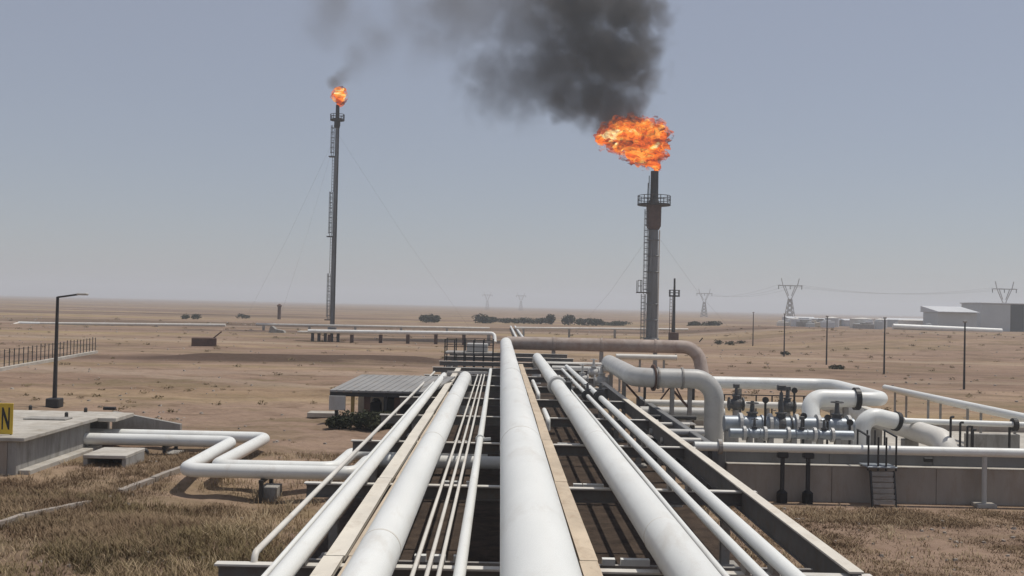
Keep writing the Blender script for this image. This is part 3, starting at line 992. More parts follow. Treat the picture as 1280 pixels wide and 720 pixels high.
for k, (u, v, y, w_, h_, lab) in enumerate(((828, 548, 40.5, 1.3, 1.0, 'dark equipment box left of the drop pipe, nearer'), (850, 540, 43.5, 1.1, 1.2, 'dark equipment box left of the drop pipe, farther'))):
    p = py(u, v, y)
    t = thing('equipment_box', lab, 'box', (p.x, y, 0))
    MB().bbox((p.x, y, h_ / 2), (w_, 0.8, h_), 0.03).build('case', M['dark'], t)
    MB().bbox((p.x, y, h_ + 0.03), (w_ + 0.1, 0.9, 0.05), 0.01).build('lid', M['steel'], t)
    MB().bbox((p.x, y - 0.41, h_ * 0.55), (w_ * 0.7, 0.03, h_ * 0.6), 0.005).build('door', M['steel'], t)

# upper loop: P1 behind, elbow towards the viewer, P2 back to the manifold
yP1, yP2 = 52.0, 44.0
p1 = py(898, 478, yP1)
ze = p1.z
p1e = py(1100, 486, yP1)
p2 = py(1000, 497, yP2)
z2 = p2.z
xe = py(1089, 494, yP2).x
t = thing('upper_loop_pipe', 'long white pipe above the pit ending in a wide elbow', 'pipe', (p1.x, yP1, 0))
MB().tube(bend([Vector((p1.x - 0.5, yP1, ze)), Vector((xe + 0.9, yP1, ze)), Vector((xe + 0.6, yP2, z2)), Vector((xe - 0.9, yP2, z2))], 0.9, 10), 0.30, 24).build('run', M['white'], t)
for u in (925, 985, 1045):
    x_ = py(u, 478, yP1).x
    MB().ibeam((x_, yP1, 0), (x_, yP1, ze - 0.3), 0.16, 0.16, up=(0, 1, 0)).build('support_post', M['steel'], t)
x_b = py(1069, 496, yP2).x
t = thing('return_pipe', 'fat white pipe with black flange and elbow dropping into the pit manifold', 'pipe', (p2.x, yP2, 0))
xdn = py(1012, 515, yP2).x
MB().tube(bend([Vector((x_b + 0.1, yP2, z2)), Vector((xdn, yP2, z2)), Vector((xdn - 0.1, yP2 - 0.6, z2 - 1.0)), Vector((xdn - 0.1, yP2 - 0.6, 0.3))], 0.75, 9), 0.37, 28).build('run', M['white'], t)
MB().lathe((x_b + 0.05, yP2, z2), (1, 0, 0), [(-0.10, 0.48), (0.10, 0.48)], 24).build('flange', M['black'], t)
MB().lathe((xdn - 0.1, yP2 - 0.6, z2 - 1.25), (0, 0, 1), [(-0.16, 0.5), (0.16, 0.5)], 24).build('lower_flange', M['black'], t)
MB().ibeam((x_b - 0.4, yP2, 0), (x_b - 0.4, yP2, z2 - 0.37), 0.2, 0.2, up=(0, 1, 0)).build('support_post', M['steel'], t)

# fat pipe going along the pit towards the viewer
a_, b_ = pz(1040, 503, 1.35), pz(1160, 550, 1.35)
xm = (a_.x + b_.x) / 2
t = thing('inclined_pipe', 'fat cream pipe running towards the viewer inside the pit', 'pipe', (xm, b_.y, 0))
MB().tube(bend([Vector((xm + 0.2, a_.y + 0.5, 1.35)), Vector((xm, b_.y, 1.35)), Vector((xm, b_.y - 0.5, 0.1))], 0.9), 0.41, 28).build('run', M['white_warm'], t)
for y__ in (42, 46, 50):
    MB().bbox((xm, y__, 0.52), (0.6, 0.4, 0.9), 0.03).build('plinth', M['concrete'], t)
# gooseneck
yK = 40.6
k0, k1, k2 = py(1077, 548, yK), py(1089, 518, yK), py(1126, 527, yK)
t = thing('gooseneck_pipe', 'white gooseneck elbow rising beside the inclined pipe', 'pipe', (k0.x, yK, 0))
MB().tube(bend([Vector((k0.x, yK, 0.1)), Vector((k0.x, yK, k1.z + 0.05)), Vector((k2.x - 0.1, yK + 0.25, k2.z - 0.02))], 0.62, 10), 0.33, 24).build('run', M['white'], t)
dk = (Vector((k2.x - 0.1, yK + 0.25, k2.z - 0.02)) - Vector((k0.x, yK, k1.z + 0.05))).normalized()
MB().lathe(Vector((k2.x - 0.08, yK + 0.25, k2.z - 0.02)), dk, [(-0.08, 0.38), (0.08, 0.38)], 20).build('flange', M['black'], t)
MB().lathe((k0.x, yK, 0.72), (0, 0, 1), [(-0.1, 0.46), (0.1, 0.46)], 20).build('lower_flange', M['black'], t)
p, q = py(1130, 526, 41.2), py(1279, 533, 41.2)
t = thing('slim_line', 'slim white line running right from the gooseneck elbow', 'pipe', (p.x, 41.2, 0))
MB().tube([(p.x, 41.2, p.z), (26, 41.2, q.z)], 0.115, 14).build('run', M['white'], t)
for u in (1165, 1215, 1262):
    x_ = py(u, 530, 41.2).x
    MB().tube([(x_, 41.2, 0.1), (x_, 41.2, p.z - 0.1)], 0.05, 8).build('post', M['dark'], t)
x_ = py(1268, 530, 41.2).x
MB().lathe((x_, 41.2, (p.z + q.z) / 2), (1, 0, 0), [(-0.08, 0.26), (0.08, 0.26)], 18).build('flange', M['dark'], t)
x_ = py(1180, 540, 41.2).x
MB().bbox((py(1240, 540, 42.5).x, 42.5, 0.62), (2.2, 0.25, 1.15), 0.02).build('panel', M['concrete'], t)
# twin lines on posts at the far right
for i, (xo, zo) in enumerate(((0.0, 1.9), (0.62, 1.72))):
    a_ = pz(1125, 488, zo)
    x_ = 21.6 + xo
    t = thing('outer_line', ('left' if i == 0 else 'right') + ' of two white pipes on posts at the right edge', 'pipe', (x_, 30, 0), 'outer lines on posts')
    MB().tube([(x_, 27.0 + i, zo), (x_, 58.0, zo)], 0.16, 16).build('run', M['white'], t)
    for k in range(6):
        MB().bar((x_, 34.5 + 4.4 * k, 0), (x_, 34.5 + 4.4 * k, zo - 0.15), 0.09, 0.09, (0, 1, 0)).build('post', M['steel'], t)
# guard posts
for k, (u, v0, v1) in enumerate(((1188, 552, 521), (1200, 553, 528), (1209, 553, 533), (1216, 553, 537))):
    p = py(u, v0, 38.5 + 0.4 * k)
    top = py(u, v1, 38.5 + 0.4 * k)
    ords = ['tallest of the dark guard posts right of the inclined pipe', 'second of the dark guard posts right of the inclined pipe', 'third of the dark guard posts right of the inclined pipe', 'shortest of the dark guard posts right of the inclined pipe']
    o = MB().tube(bend([Vector((p.x, p.y, 0.1)), Vector((p.x, p.y, top.z)), Vector((p.x + 0.12, p.y, top.z))], 0.06, 4), 0.045, 8).build('guard_post', M['dark'], None, (p.x, p.y, 0.1))
    tag(o, ords[k], 'post', 'guard posts in the pit')

# ------------------------------------------------------------------ left side: chamber, twin pipes
cy0, cy1 = 34.8, 41.0
cx = -15.95
ch = thing('valve_chamber', 'low flat concrete chamber at the left edge with a dark opening', 'building', (cx, cy0, 0))
CT = 1.26
MB().bbox((cx - 0.15, (cy0 + cy1) / 2, CT / 2 - 0.05), (0.3, cy1 - cy0, CT + 0.1 - 0.14), 0.015).build('side_wall', M['concrete'], ch)
MB().bbox((cx - 6.31, cy0 + 0.15, CT / 2 - 0.05), (12.0, 0.3, CT + 0.1 - 0.14), 0.015).build('front_wall', M['concrete_tan'], ch)
MB().bbox((cx - 6.0, cy0 + 4.05, CT - 0.07), (12.6, 8.35, 0.138), 0.02).build('roof_slab', M['concrete_pale'], ch)
MB().bbox((cx + 0.65, cy1 + 0.95, CT - 0.09), (0.72, 2.0, 0.16), 0.02).build('canopy_slab', M['concrete_pale'], ch)
MB().bbox((cx - 6.0, cy1 + 1.95, CT / 2 - 0.1), (12.0, 0.25, CT), 0.015).build('rear_wall', M['concrete'], ch)
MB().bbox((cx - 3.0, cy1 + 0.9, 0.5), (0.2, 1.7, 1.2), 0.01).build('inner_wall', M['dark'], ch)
MB().bbox((cx + 0.2, cy0 + 3.3, 0.06), (0.4, 6.3, 0.18), 0.02).build('footing', M['concrete_pale'], ch)
for (u, v) in ((38, 512), (107, 515), (83, 521)):
    p = pz(u, v, CT)
    MB().lathe((p.x, p.y, CT - 0.01), (0, 0, 1), [(0, 0.07), (0.16, 0.07), (0.2, 0.03)], 10).build('anchor_bolt', M['dark'], ch)
p = pz(60, 524, CT)
MB().bbox((p.x, p.y, CT + 0.03), (1.6, 0.7, 0.07), 0.02).build('hatch', M['concrete'], ch)
p = pz(137, 512, CT)
MB().bbox((p.x, p.y, CT + 0.05), (0.5, 0.2, 0.13), 0.02).build('hinge_block', M['dark'], ch)
# wing wall
ww = MB()
p, q = py(141, 536, cy1 + 2.4), py(226, 536, cy1 + 2.8)
zt0, zt1 = py(141, 514, cy1 + 2.4).z, py(226, 530, cy1 + 2.8).z
vsw = [(p.x, cy1 + 2.3, -0.1), (q.x, cy1 + 2.7, -0.1), (q.x, cy1 + 2.7, zt1), (p.x, cy1 + 2.3, zt0)]
ww.add(vsw + [(a, b + 0.25, c) for a, b, c in vsw], [(0, 1, 2, 3), (7, 6, 5, 4), (3, 2, 6, 7), (1, 0, 4, 5), (2, 1, 5, 6), (0, 3, 7, 4)])
o = ww.build('wing_wall', M['concrete'], None, (p.x, cy1 + 2.3, 0))
tag(o, 'grey sloping concrete wing wall behind the twin pipes', 'wall')

# sign with its letter
sx0, sx1 = py(-46, 520, 35.3).x, py(16.5, 520, 35.3).x
z0_, z1_ = CT + 0.02, py(8, 504, 35.3).z
sg = thing('warning_sign', 'yellow sign with a black letter standing on the chamber at the left edge', 'sign', ((sx0 + sx1) / 2, 35.3, CT))
scx, scz = (sx0 + sx1) / 2, (z0_ + z1_) / 2
MB().bbox((scx, 35.3, scz), (sx1 - sx0, 0.03, z1_ - z0_), 0.008).build('panel', M['yellow'], sg)
yy = 35.282
xl, xr = py(2.5, 520, 35.3).x, py(12.5, 520, 35.3).x
za, zb = z0_ + 0.16, z1_ - 0.14
lt = MB()
wv = 0.052
lt.add([(xl, yy, za), (xl + wv, yy, za), (xl + wv, yy, zb - 0.26), (xr - wv, yy, za), (xr, yy, za), (xr, yy, zb), (xr - wv, yy, zb), (xr - wv, yy, za + 0.26), (xl + wv, yy, zb), (xl, yy, zb)], [(0, 1, 2, 8, 9), (2, 3, 7, 8), (3, 4, 5, 6, 7)])
lt.build('letter_n', M['black'], sg)
for x_ in (sx0 + 0.25, sx1 - 0.08):
    MB().bar((x_, 35.35, CT - 0.01), (x_, 35.35, z1_ - 0.05), 0.05, 0.05, (0, 1, 0)).build('post', M['dark'], sg)

# twin pipes with the dog-leg
zP = 0.47
rP = 0.225
yF = 41.3


def twin(label, yfar, uj, ynear, xj2, xend, yend):
    xa = pz(uj, 549, zP).x
    t = thing('twin_pipe', label, 'pipe', (xa, ynear, zP - rP), 'twin pipes with a dog-leg')
    pts = [Vector((-18.4, yfar, zP)), Vector((xa, yfar, zP)), Vector((xj2, ynear, zP)), Vector((xend, ynear, zP)), Vector((xend + 0.05, yend, zP)), Vector((xend + 5, yend + 0.1, zP))]
    MB().tube(bend(pts, 0.5, 7), rP, 26).build('run', M['white'], t)
    return t


tw1 = twin('nearer of the twin white pipes that dog-leg left of the rack', 40.6, 297, 33.7, pz(232, 586, zP).x, -4.55, 36.5)
tw2 = twin('farther of the twin white pipes that dog-leg left of the rack', 42.0, 330, 34.6, pz(277, 578, zP).x, -5.35, 38.2)
# supports of the twin pipes
for i, (x_, y_, lab) in enumerate(((pz(346, 610, 0).x - 0.2, 34.15, 'steel and concrete support under the twin pipes near the rack'), (-12.6, 41.3, 'steel support frame under the twin pipes beside the chamber'))):
    g0 = gz(x_, y_) - 0.05
    t = thing('pipe_support', lab, 'support', (x_, y_, g0))
    MB().bbox((x_ - 0.15, y_, (g0 - 0.06) / 2 + 0.0), (0.55, 1.0, max(0.1, -0.06 - g0)), 0.02).build('block', M['concrete'], t)
    MB().bar((x_ - 0.3, y_ - 0.8, 0.19), (x_ - 0.3, y_ + 1.0, 0.19), 0.14, 0.1).build('crossbar', M['dark'], t)
    for s in (-0.7, 0.75):
        MB().bar((x_ - 0.3, y_ + s, g0), (x_ - 0.3, y_ + s, 0.14), 0.12, 0.12, (0, 1, 0)).build('leg', M['dark'], t)
# small concrete boxes and frames beside the chamber
for (ua, ub, v0, v1, y, lab, m) in ((104, 158, 588, 568, 36.9, 'low concrete box with an open dark front beside the chamber', 'concrete_pale'),):
    a_, b_ = py(ua, v0, y), py(ub, v0, y)
    zt_ = py(ua, v1, y).z
    t = thing('concrete_box', lab, 'box', (a_.x, y, 0))
    wx = b_.x - a_.x
    cxx = (a_.x + b_.x) / 2
    MB().bbox((cxx, y + 0.9, zt_ - 0.06), (wx, 2.0, 0.12), 0.015).build('lid', M[m], t)
    for s in (-1, 1):
        MB().bbox((cxx + s * (wx / 2 - 0.08), y + 0.9, (zt_ - 0.122) / 2 - 0.05), (0.15, 1.9, zt_ - 0.02), 0.01).build('side', M['concrete'], t)
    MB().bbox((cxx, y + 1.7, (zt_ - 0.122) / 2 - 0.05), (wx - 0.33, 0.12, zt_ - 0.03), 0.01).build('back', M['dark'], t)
for (ua, ub, v, y, lab) in ((115, 172, 567, 38.8, 'nearer small dark pipe bend under the twin pipes'), (132, 184, 562, 40.0, 'farther small dark pipe bend under the twin pipes')):
    p, q = py(ua, v, y), py(ub, v, y)
    o = MB().tube(bend([p, q, Vector((q.x, y, -0.05))], 0.18), 0.07, 10).build('small_pipe', M['dark'], None, (q.x, y, 0))
    tag(o, lab, 'pipe', 'small pipe bends by the chamber')
for (ua, va, ub, vb, wd, h, lab) in ((-20, 661, 112, 622, 0.16, 0.16, 'narrow concrete kerb crossing the dry grass at lower left'), (150, 606, 262, 574, 0.2, 0.12, 'concrete kerb beside the small pipes under the twin pipes')):
    p, q = pz(ua, va, 0.1), pz(ub, vb, 0.1)
    p.z = q.z = 0.1
    k = thing('kerb', lab, 'kerb', (p.x, p.y, 0))
    nseg = 6
    for i in range(nseg):
        a_ = p.lerp(q, i / nseg + 0.004)
        b_ = p.lerp(q, (i + 1) / nseg - 0.004)
        a_.z = gz(a_.x, a_.y) + h / 2 - 0.02 + random.uniform(-.02, .02)
        b_.z = gz(b_.x, b_.y) + h / 2 - 0.02 + random.uniform(-.02, .02)
        MB().bar(a_, b_, wd, h + 0.1).build('kerb_stone', M['concrete_tan'], k)

# ------------------------------------------------------------------ shelter left of the rack
ys_ = 51.0
xa, xb = py(413, 490, ys_).x, py(541, 480, ys_).x
zf = py(413, 487, ys_).z
yb_ = 55.6
zb_ = py(450, 468, yb_).z
sh = thing('shelter', 'open shelter with a flat grey sheet roof left of the rack', 'shelter', (xa, ys_, 0))
# roof sheet made of ribbed strips
rn = 14
rw = (xb - xa) / rn
for i in range(rn):
    x0_ = xa + rw * i
    vsr = [(x0_ + 0.004, ys_ - 0.2, zf), (x0_ + rw * 0.8, ys_ - 0.2, zf), (x0_ + rw * 0.86, ys_ - 0.2, zf + 0.02), (x0_ + rw - 0.004, ys_ - 0.2, zf + 0.02)]
    sk = 0.9
    vtop = vsr + [(a + sk, yb_, c + (zb_ - zf)) for a, b, c in vsr]
    vbot = [(a, b, c - 0.09) for a, b, c in vtop]
    MB().add(vtop + vbot, [(0, 1, 5, 4), (1, 2, 6, 5), (2, 3, 7, 6), (8, 12, 13, 9), (9, 13, 14, 10), (10, 14, 15, 11), (0, 8, 9, 1), (1, 9, 10, 2), (2, 10, 11, 3), (4, 5, 13, 12), (5, 6, 14, 13), (6, 7, 15, 14), (0, 4, 12, 8), (3, 11, 15, 7)]).build('roof_sheet', M['roof'], sh)
MB().bar((xa, ys_ - 0.1, zf - 0.2), (xb, ys_ - 0.1, zf - 0.2), 0.08, 0.2).build('front_beam', M['dark'], sh)
for u, mt in ((421, 'dark'), (441, 'ochre'), (459, 'rust'), (482, 'dark'), (497, 'rust'), (520, 'dark')):
    x_ = py(u, 500, ys_).x
    MB().bar((x_, ys_, 0), (x_, ys_, zf - 0.31), 0.16 if mt != 'rust' else 0.3, 0.16, (0, 1, 0)).build('post', M[mt], sh)
MB().bbox(((xa + xb) / 2 + 0.6, yb_ - 0.3, 0.95), (xb - xa - 0.4, 0.2, 1.9), 0.01).build('rear_wall', M['plaster'], sh)
MB().bbox((py(422, 500, ys_ - 0.15).x, ys_ - 0.22, zf - 0.62), (0.8, 0.08, 0.7), 0.01).build('side_panel', M['grey_pipe'], sh)
for (u, h) in ((470, 1.0), (490, 1.25), (508, 1.1)):
    x_ = py(u, 500, ys_ + 1.5).x
    o = MB().bbox((x_, ys_ + 1.6, h / 2), (0.55, 0.6, h), 0.06)
    o.lathe((x_, ys_ + 1.6, h - 0.02), (0, 0, 1), [(0, 0.2), (0.1, 0.22), (0.2, 0.12)], 12)
    tag(o.build('pump_cabinet', M['dark'], None, (x_, ys_ + 1.6, 0)), {470: 'lowest dark machine cabinet under the shelter roof', 490: 'tallest dark machine cabinet under the shelter roof', 508: 'dark machine cabinet under the right part of the shelter'}[u], 'cabinet', 'machines under the shelter')
p = pz(404, 517, 0.15)
o = MB().bbox((p.x, p.y, 0.12), (1.5, 1.0, 0.24), 0.02).build('concrete_pad', M['concrete_pale'], None, (p.x, p.y, 0))
tag(o, 'small pale concrete slab left of the shelter', 'slab')


# ------------------------------------------------------------------ leaves, bushes, trees, grass
def leaves(cen, rad, n, size, seed, flat=0.0):
    """many small leaf faces spread through a lumpy volume"""
    g = np.random.default_rng(seed)
    lumps = g.normal(size=(9, 3))
    lumps /= np.linalg.norm(lumps, axis=1)[:, None]
    lumps *= g.uniform(0.25, 0.75, size=(9, 1))
    lumps[:, 2] = np.abs(lumps[:, 2]) * 0.8 - 0.15
    k = g.integers(0, 9, n)
    d = g.normal(size=(n, 3))
    d /= np.linalg.norm(d, axis=1)[:, None]
    q = lumps[k] + d * (g.uniform(0.1, 1, size=(n, 1)) ** 0.4) * 0.42
    p = q * np.array(rad) + np.array(cen)
    a = g.normal(size=(n, 3))
    a /= np.linalg.norm(a, axis=1)[:, None]
    b = np.cross(a, g.normal(size=(n, 3)))
    b /= np.linalg.norm(b, axis=1)[:, None]
    s = size * g.uniform(0.6, 1.3, size=(n, 1))
    v = np.stack([p - a * s, p + b * s * 0.55, p + a * s, p - b * s * 0.55], axis=1).reshape(-1, 3)
    f = np.arange(n * 4).reshape(-1, 4)
    return v, f


def bush(name, label, cat, x, y, rx_, rz_, n, size, seed, group, trunk=True, zbase=0.0):
    t = thing(name, label, cat, (x, y, zbase), group)
    v, f = leaves((x, y, zbase + rz_ * 0.42), (rx_ * 1.25, rx_ * 1.1, rz_ * 0.85), n, size, seed)
    v[:, 2] = np.maximum(v[:, 2], zbase + 0.02)
    mb = MB()
    mb.v = [tuple(q) for q in v]
    mb.f = [tuple(int(i) for i in q) for q in f]
    mb.s = [False] * len(mb.f)
    mb.build('crown', M['leaf'], t)
    g = random.Random(seed)
    tk = MB()
    tk.tube([(x, y, zbase - 0.1), (x + 0.03 * rx_, y, zbase + rz_ * 0.35), (x, y, zbase + rz_ * 0.8)], 0.1, 8, radii=[rx_ * 0.09, rx_ * 0.06, rx_ * 0.02])
    for k in range(4):
        an = g.uniform(0, 2 * PI)
        tk.tube([(x, y, zbase + rz_ * 0.25), (x + math.cos(an) * rx_ * 0.5, y + math.sin(an) * rx_ * 0.5, zbase + rz_ * 0.7)], 0.1, 6, radii=[rx_ * 0.04, rx_ * 0.015])
    tk.build('trunk', M['bark'], t)
    return t


for i, (u, v, y, rx_, rz_, lab) in enumerate((
        (424, 532, 49.3, 0.6, 0.75, 'leftmost low dark bush before the shelter'),
        (446, 531, 49.5, 0.8, 1.0, 'low dark bush before the ochre shelter post'),
        (466, 528, 49.2, 0.7, 1.05, 'low dark bush before the rusty shelter post'),
        (484, 524, 49.8, 0.7, 0.9, 'rightmost low dark bush before the shelter'))):
    p = py(u, v, y)
    bush('low_bush', lab, 'bush', p.x, y, rx_, rz_, 1500, 0.075, 40 + i, 'bushes before the shelter')
tree_spec = [
    (533, 395, 330, 2.6, 3.2, 'round dark tree on the horizon left of the rack axis, leftmost'),
    (543, 395, 335, 1.9, 2.5, 'small round tree touching the leftmost round tree'),
    (604, 394, 340, 2.2, 3.6, 'round dark tree just left of the widest pipe line'),
    (613, 394, 345, 2.6, 2.7, 'low dark tree beside the one left of the pipe line'),
    (632, 395, 350, 3.2, 2.0, 'low shrubby tree right over the widest pipe'),
    (655, 395, 352, 4.0, 2.2, 'broad low tree in the horizon row, left end'),
    (676, 396, 350, 3.4, 2.4, 'low tree in the horizon row beside a taller one'),
    (690, 397, 345, 1.5, 4.0, 'slender tall tree in the horizon row'),
    (711, 397, 340, 2.0, 3.8, 'second slender tree in the horizon row'),
    (730, 397, 345, 2.8, 3.0, 'round low tree in the middle of the horizon row'),
    (745, 398, 342, 2.6, 2.6, 'round low tree right of the middle of the horizon row'),
    (768, 398, 350, 4.2, 1.9, 'broad low tree in the horizon row, right end'),
    (868, 400, 320, 1.5, 3.2, 'slim dark tree right of the flare stack'),
    (889, 401, 318, 2.4, 3.4, 'round dark tree right of the slim one by the flare'),
]
for i, (u, v, y, rx_, rz_, lab) in enumerate(tree_spec):
    p = py(u, v, y)
    bush('far_tree', lab, 'tree', p.x, y, rx_ * 1.3, rz_ * 0.9, 700, 0.34, 70 + i, 'trees along the horizon', zbase=0)
for i, (u, v, y, rx_, rz_, lab) in enumerate(((232, 392, 300, 1.8, 1.5, 'small dark scrub clump on the left plain, left of two'), (247, 393, 300, 2.0, 1.9, 'small dark scrub clump on the left plain, right of two'), (303, 392, 330, 2.6, 1.5, 'faint scrub clump right of the two dark ones on the plain'))):
    p = py(u, v, y)
    bush('far_scrub', lab, 'bush', p.x, y, rx_, rz_, 260, 0.25, 120 + i, 'scrub on the left plain')
# dark scrub before the earth rise on the right
for i, (u, v) in enumerate(((897, 431), (912, 432), (926, 431), (980, 444), (1046, 462))):
    p = pz(u, v, 0.0)
    bush('dry_scrub', ['leftmost', 'second', 'third', 'fourth', 'rightmost'][i] + ' dry scrub clump on the bare ground beyond the pit', 'bush', p.x, p.y, 1.0 if i < 3 else 0.7, 0.9 if i < 3 else 0.6, 260, 0.12, 150 + i, 'dry scrub beyond the pit')


def grass(name, label, n, region, mat, h0, h1, seed, dens):
    g = np.random.default_rng(seed)
    V, Fc = [], []
    cnt = 0
    tries = 0
    while cnt < n and tries < n * 12:
        tries += 1
        x, y = region(g)
        d = dens(x, y)
        if g.random() > d:
            continue
        cnt += 1
        z = gz(x, y) - 0.02
        nb = int(g.integers(7, 13))
        hs = g.uniform(h0, h1) * (0.55 + 0.6 * d)
        for _ in range(nb):
            a = g.uniform(0, 2 * PI)
            l = g.uniform(0.3, 1.3) * hs
            h = hs * g.uniform(0.6, 1.1)
            ox, oy = g.normal(0, 0.11, 2)
            wd = g.uniform(0.005, 0.012)
            px, pyy = -math.sin(a) * wd, math.cos(a) * wd
            b = len(V)
            bx, by = x + ox, y + oy
            mx_, my_ = bx + math.cos(a) * l * 0.35, by + math.sin(a) * l * 0.35
            V += [(bx - px, by - pyy, z), (bx + px, by + pyy, z), (mx_ + px * .8, my_ + pyy * .8, z + h * 0.6), (mx_ - px * .8, my_ - pyy * .8, z + h * 0.6), (bx + math.cos(a) * l, by + math.sin(a) * l, z + h)]
            Fc += [(b, b + 1, b + 2, b + 3), (b + 3, b + 2, b + 4)]
    mb = MB()
    mb.v, mb.f, mb.s = V, Fc, [False] * len(Fc)
    o = mb.build(name, mat)
    o['kind'] = 'stuff'
    o['label'] = label
    o['category'] = 'grass'
    return o


def free(x, y):
    if -4.7 < x < 6.1:
        return False
    if x < -15.5 and 34.3 < y < 43.3:
        return False
    if x > wx0 - 0.6 and 32.0 < y < 54:
        return False
    return True


def dens_left(x, y):
    if not free(x, y):
        return 0.0
    v = noise.noise((x * 0.22, y * 0.16, 4.4)) + 0.6 * noise.noise((x * 0.6, y * 0.5, 1.4))
    return min(max(0.36 + 1.5 * v, 0.02), 1.0) * (1.0 if y < 33 else 0.55)


def reg_left(g):
    y = 14 + 27 * g.random() ** 1.2
    return -4.7 - g.random() * (y * 0.5 - 3.2), y


def reg_right(g):
    y = 16.5 + 16 * g.random()
    return 6.1 + g.random() * (y * 0.52 - 5.0), y


def dens_right(x, y):
    if not free(x, y):
        return 0.0
    v = noise.noise((x * 0.25, y * 0.3, 9.4)) + 0.5 * noise.noise((x * 0.7, y * 0.6, 3.4))
    edge = 0.35 if y > 29.5 else 0.0
    return min(max(0.22 + 0.9 * v + edge, 0.03), 1.0)


grass('dry_grass', 'dry brown grass covering the ground at lower left', 13000, reg_left, M['grass'], 0.08, 0.30, 1, dens_left)
grass('olive_grass', 'olive weeds mixed into the dry grass on the left', 3000, reg_left, M['grass_green'], 0.1, 0.36, 2, lambda x, y: dens_left(x + 30, y))
grass('short_dry_grass', 'short dry grass on the ground before the pit wall', 8000, reg_right, M['grass'], 0.04, 0.15, 3, dens_right)


M['straw'] = leaf_mat('pale_straw', (0.27, 0.19, 0.11), (0.42, 0.33, 0.21), 0.5)
grass('straw_stalks', 'tall pale straw stalks standing in the dry grass on the left', 900, reg_left, M['straw'], 0.3, 0.6, 5, lambda x, y: dens_left(x - 17, y + 40) ** 2)
grass('straw_tufts', 'pale straw tufts scattered before the pit wall', 700, reg_right, M['straw'], 0.1, 0.25, 6, lambda x, y: dens_right(x - 17, y + 40) if free(x, y) else 0)


def scatter(name, label, cat, n, mat, reg, size, seed, stone):
    g = np.random.default_rng(seed)
    V, Fc = [], []
    for _ in range(n):
        x, y = reg(g)
        if not free(x, y) or (y < 60 and -9.5 < x < -3 and y > 46):
            continue
        z = gz(x, y)
        r = size * g.uniform(0.4, 1.0) ** 2 * (1 + y / 120)
        if stone:
            b = len(V)
            V += [(x + r * math.cos(k * 1.257 + g.uniform(-.3, .3)), y + r * math.sin(k * 1.257 + g.uniform(-.3, .3)), z - 0.03) for k in range(5)]
            V += [(x + 0.6 * r * math.cos(k * 1.257 + .4), y + 0.6 * r * math.sin(k * 1.257 + .4), z + r * g.uniform(0.4, 0.7)) for k in range(5)]
            Fc += [(b + k, b + (k + 1) % 5, b + 5 + (k + 1) % 5, b + 5 + k) for k in range(5)] + [tuple(b + 5 + k for k in range(5))]
        else:
            for _k in range(44):
                d = g.normal(size=3)
                d /= np.linalg.norm(d)
                q_ = g.random() ** 0.5
                c = (x + d[0] * r * q_, y + d[1] * r * q_, z + abs(d[2]) * r * 0.6 * q_)
                a = g.normal(size=3) * r * 0.11
                b_ = g.normal(size=3) * r * 0.11
                b = len(V)
                V += [tuple(c - a), tuple(c + b_), tuple(c + a)]
                Fc.append((b, b + 1, b + 2))
    mb = MB()
    mb.v, mb.f, mb.s = V, Fc, [False] * len(Fc)
    o = mb.build(name, mat)
    o['kind'] = 'stuff'
    o['label'] = label
    o['category'] = cat


def reg_plain(g):
    y = 44 + 230 * g.random() ** 1.6
    x = (g.random() - 0.5) * (y * 1.05)
    if abs(x - 0.8) < 8 and y < 110:
        x += 16 if x > 0 else -16
    return x, y


def reg_near(g):
    return reg_left(g) if g.random() < 0.5 else reg_right(g)


scatter('plain_weeds', 'small dry weeds dotted over the plain', 'weeds', 650, M['grass_green'], reg_plain, 0.26, 21, False)
scatter('plain_stones', 'loose stones lying over the plain', 'stones', 900, M['concrete_tan'], reg_plain, 0.10, 22, True)
scatter('near_stones', 'small stones among the grass beside the rack', 'stones', 500, M['concrete_tan'], reg_near, 0.08, 23, True)

# ------------------------------------------------------------------ street lamp, fence, poles on the plain
p = pz(68, 508, 0)
lp = thing('street_lamp', 'tall dark street lamp with one arm behind the concrete chamber', 'street lamp', (p.x, p.y, 0))
hgt = py(71, 371, p.y).z
MB().tube([(p.x, p.y, 0.3), (p.x, p.y, hgt)], 0.1, 12, radii=[0.12, 0.075]).build('pole', M['dark'], lp)
MB().bbox((p.x, p.y, 0.2), (0.7, 0.7, 0.5), 0.04).build('base', M['dark'], lp)
h_end = py(98, 368, p.y)
MB().tube([(p.x, p.y, hgt - 0.02), (h_end.x, p.y, h_end.z)], 0.05, 8).build('arm', M['dark'], lp)
MB().bbox((h_end.x + 0.22, p.y, h_end.z + 0.02), (0.6, 0.24, 0.13), 0.04).build('lamp_head', M['grey_pipe'], lp)

fa, fb = pz(-60, 474, 0), pz(119, 441, 0)
fn = thing('wire_fence', 'low wire fence with many thin posts on the left plain', 'fence', (fa.x, fa.y, 0))
np_ = 34
for i in range(np_):
    q = fa.lerp(fb, i / (np_ - 1))
    MB().bar((q.x, q.y, 0), (q.x, q.y, 1.65 + random.uniform(-.06, .06)), 0.06, 0.06, (0, 1, 0)).build('post', M['dark'], fn)
for z_ in (0.5, 1.0, 1.5):
    MB().bar((fa.x, fa.y - 0.05, z_), (fb.x, fb.y - 0.05, z_), 0.025, 0.025).build('wire', M['dark'], fn)
dfn = (fb - fa).normalized()
MB().bar(fa + Vector((0.3, -0.5, 0.1)), fb + Vector((0.3, -0.5, 0.1)), 0.35, 0.3).build('kerb', M['concrete_pale'], fn)

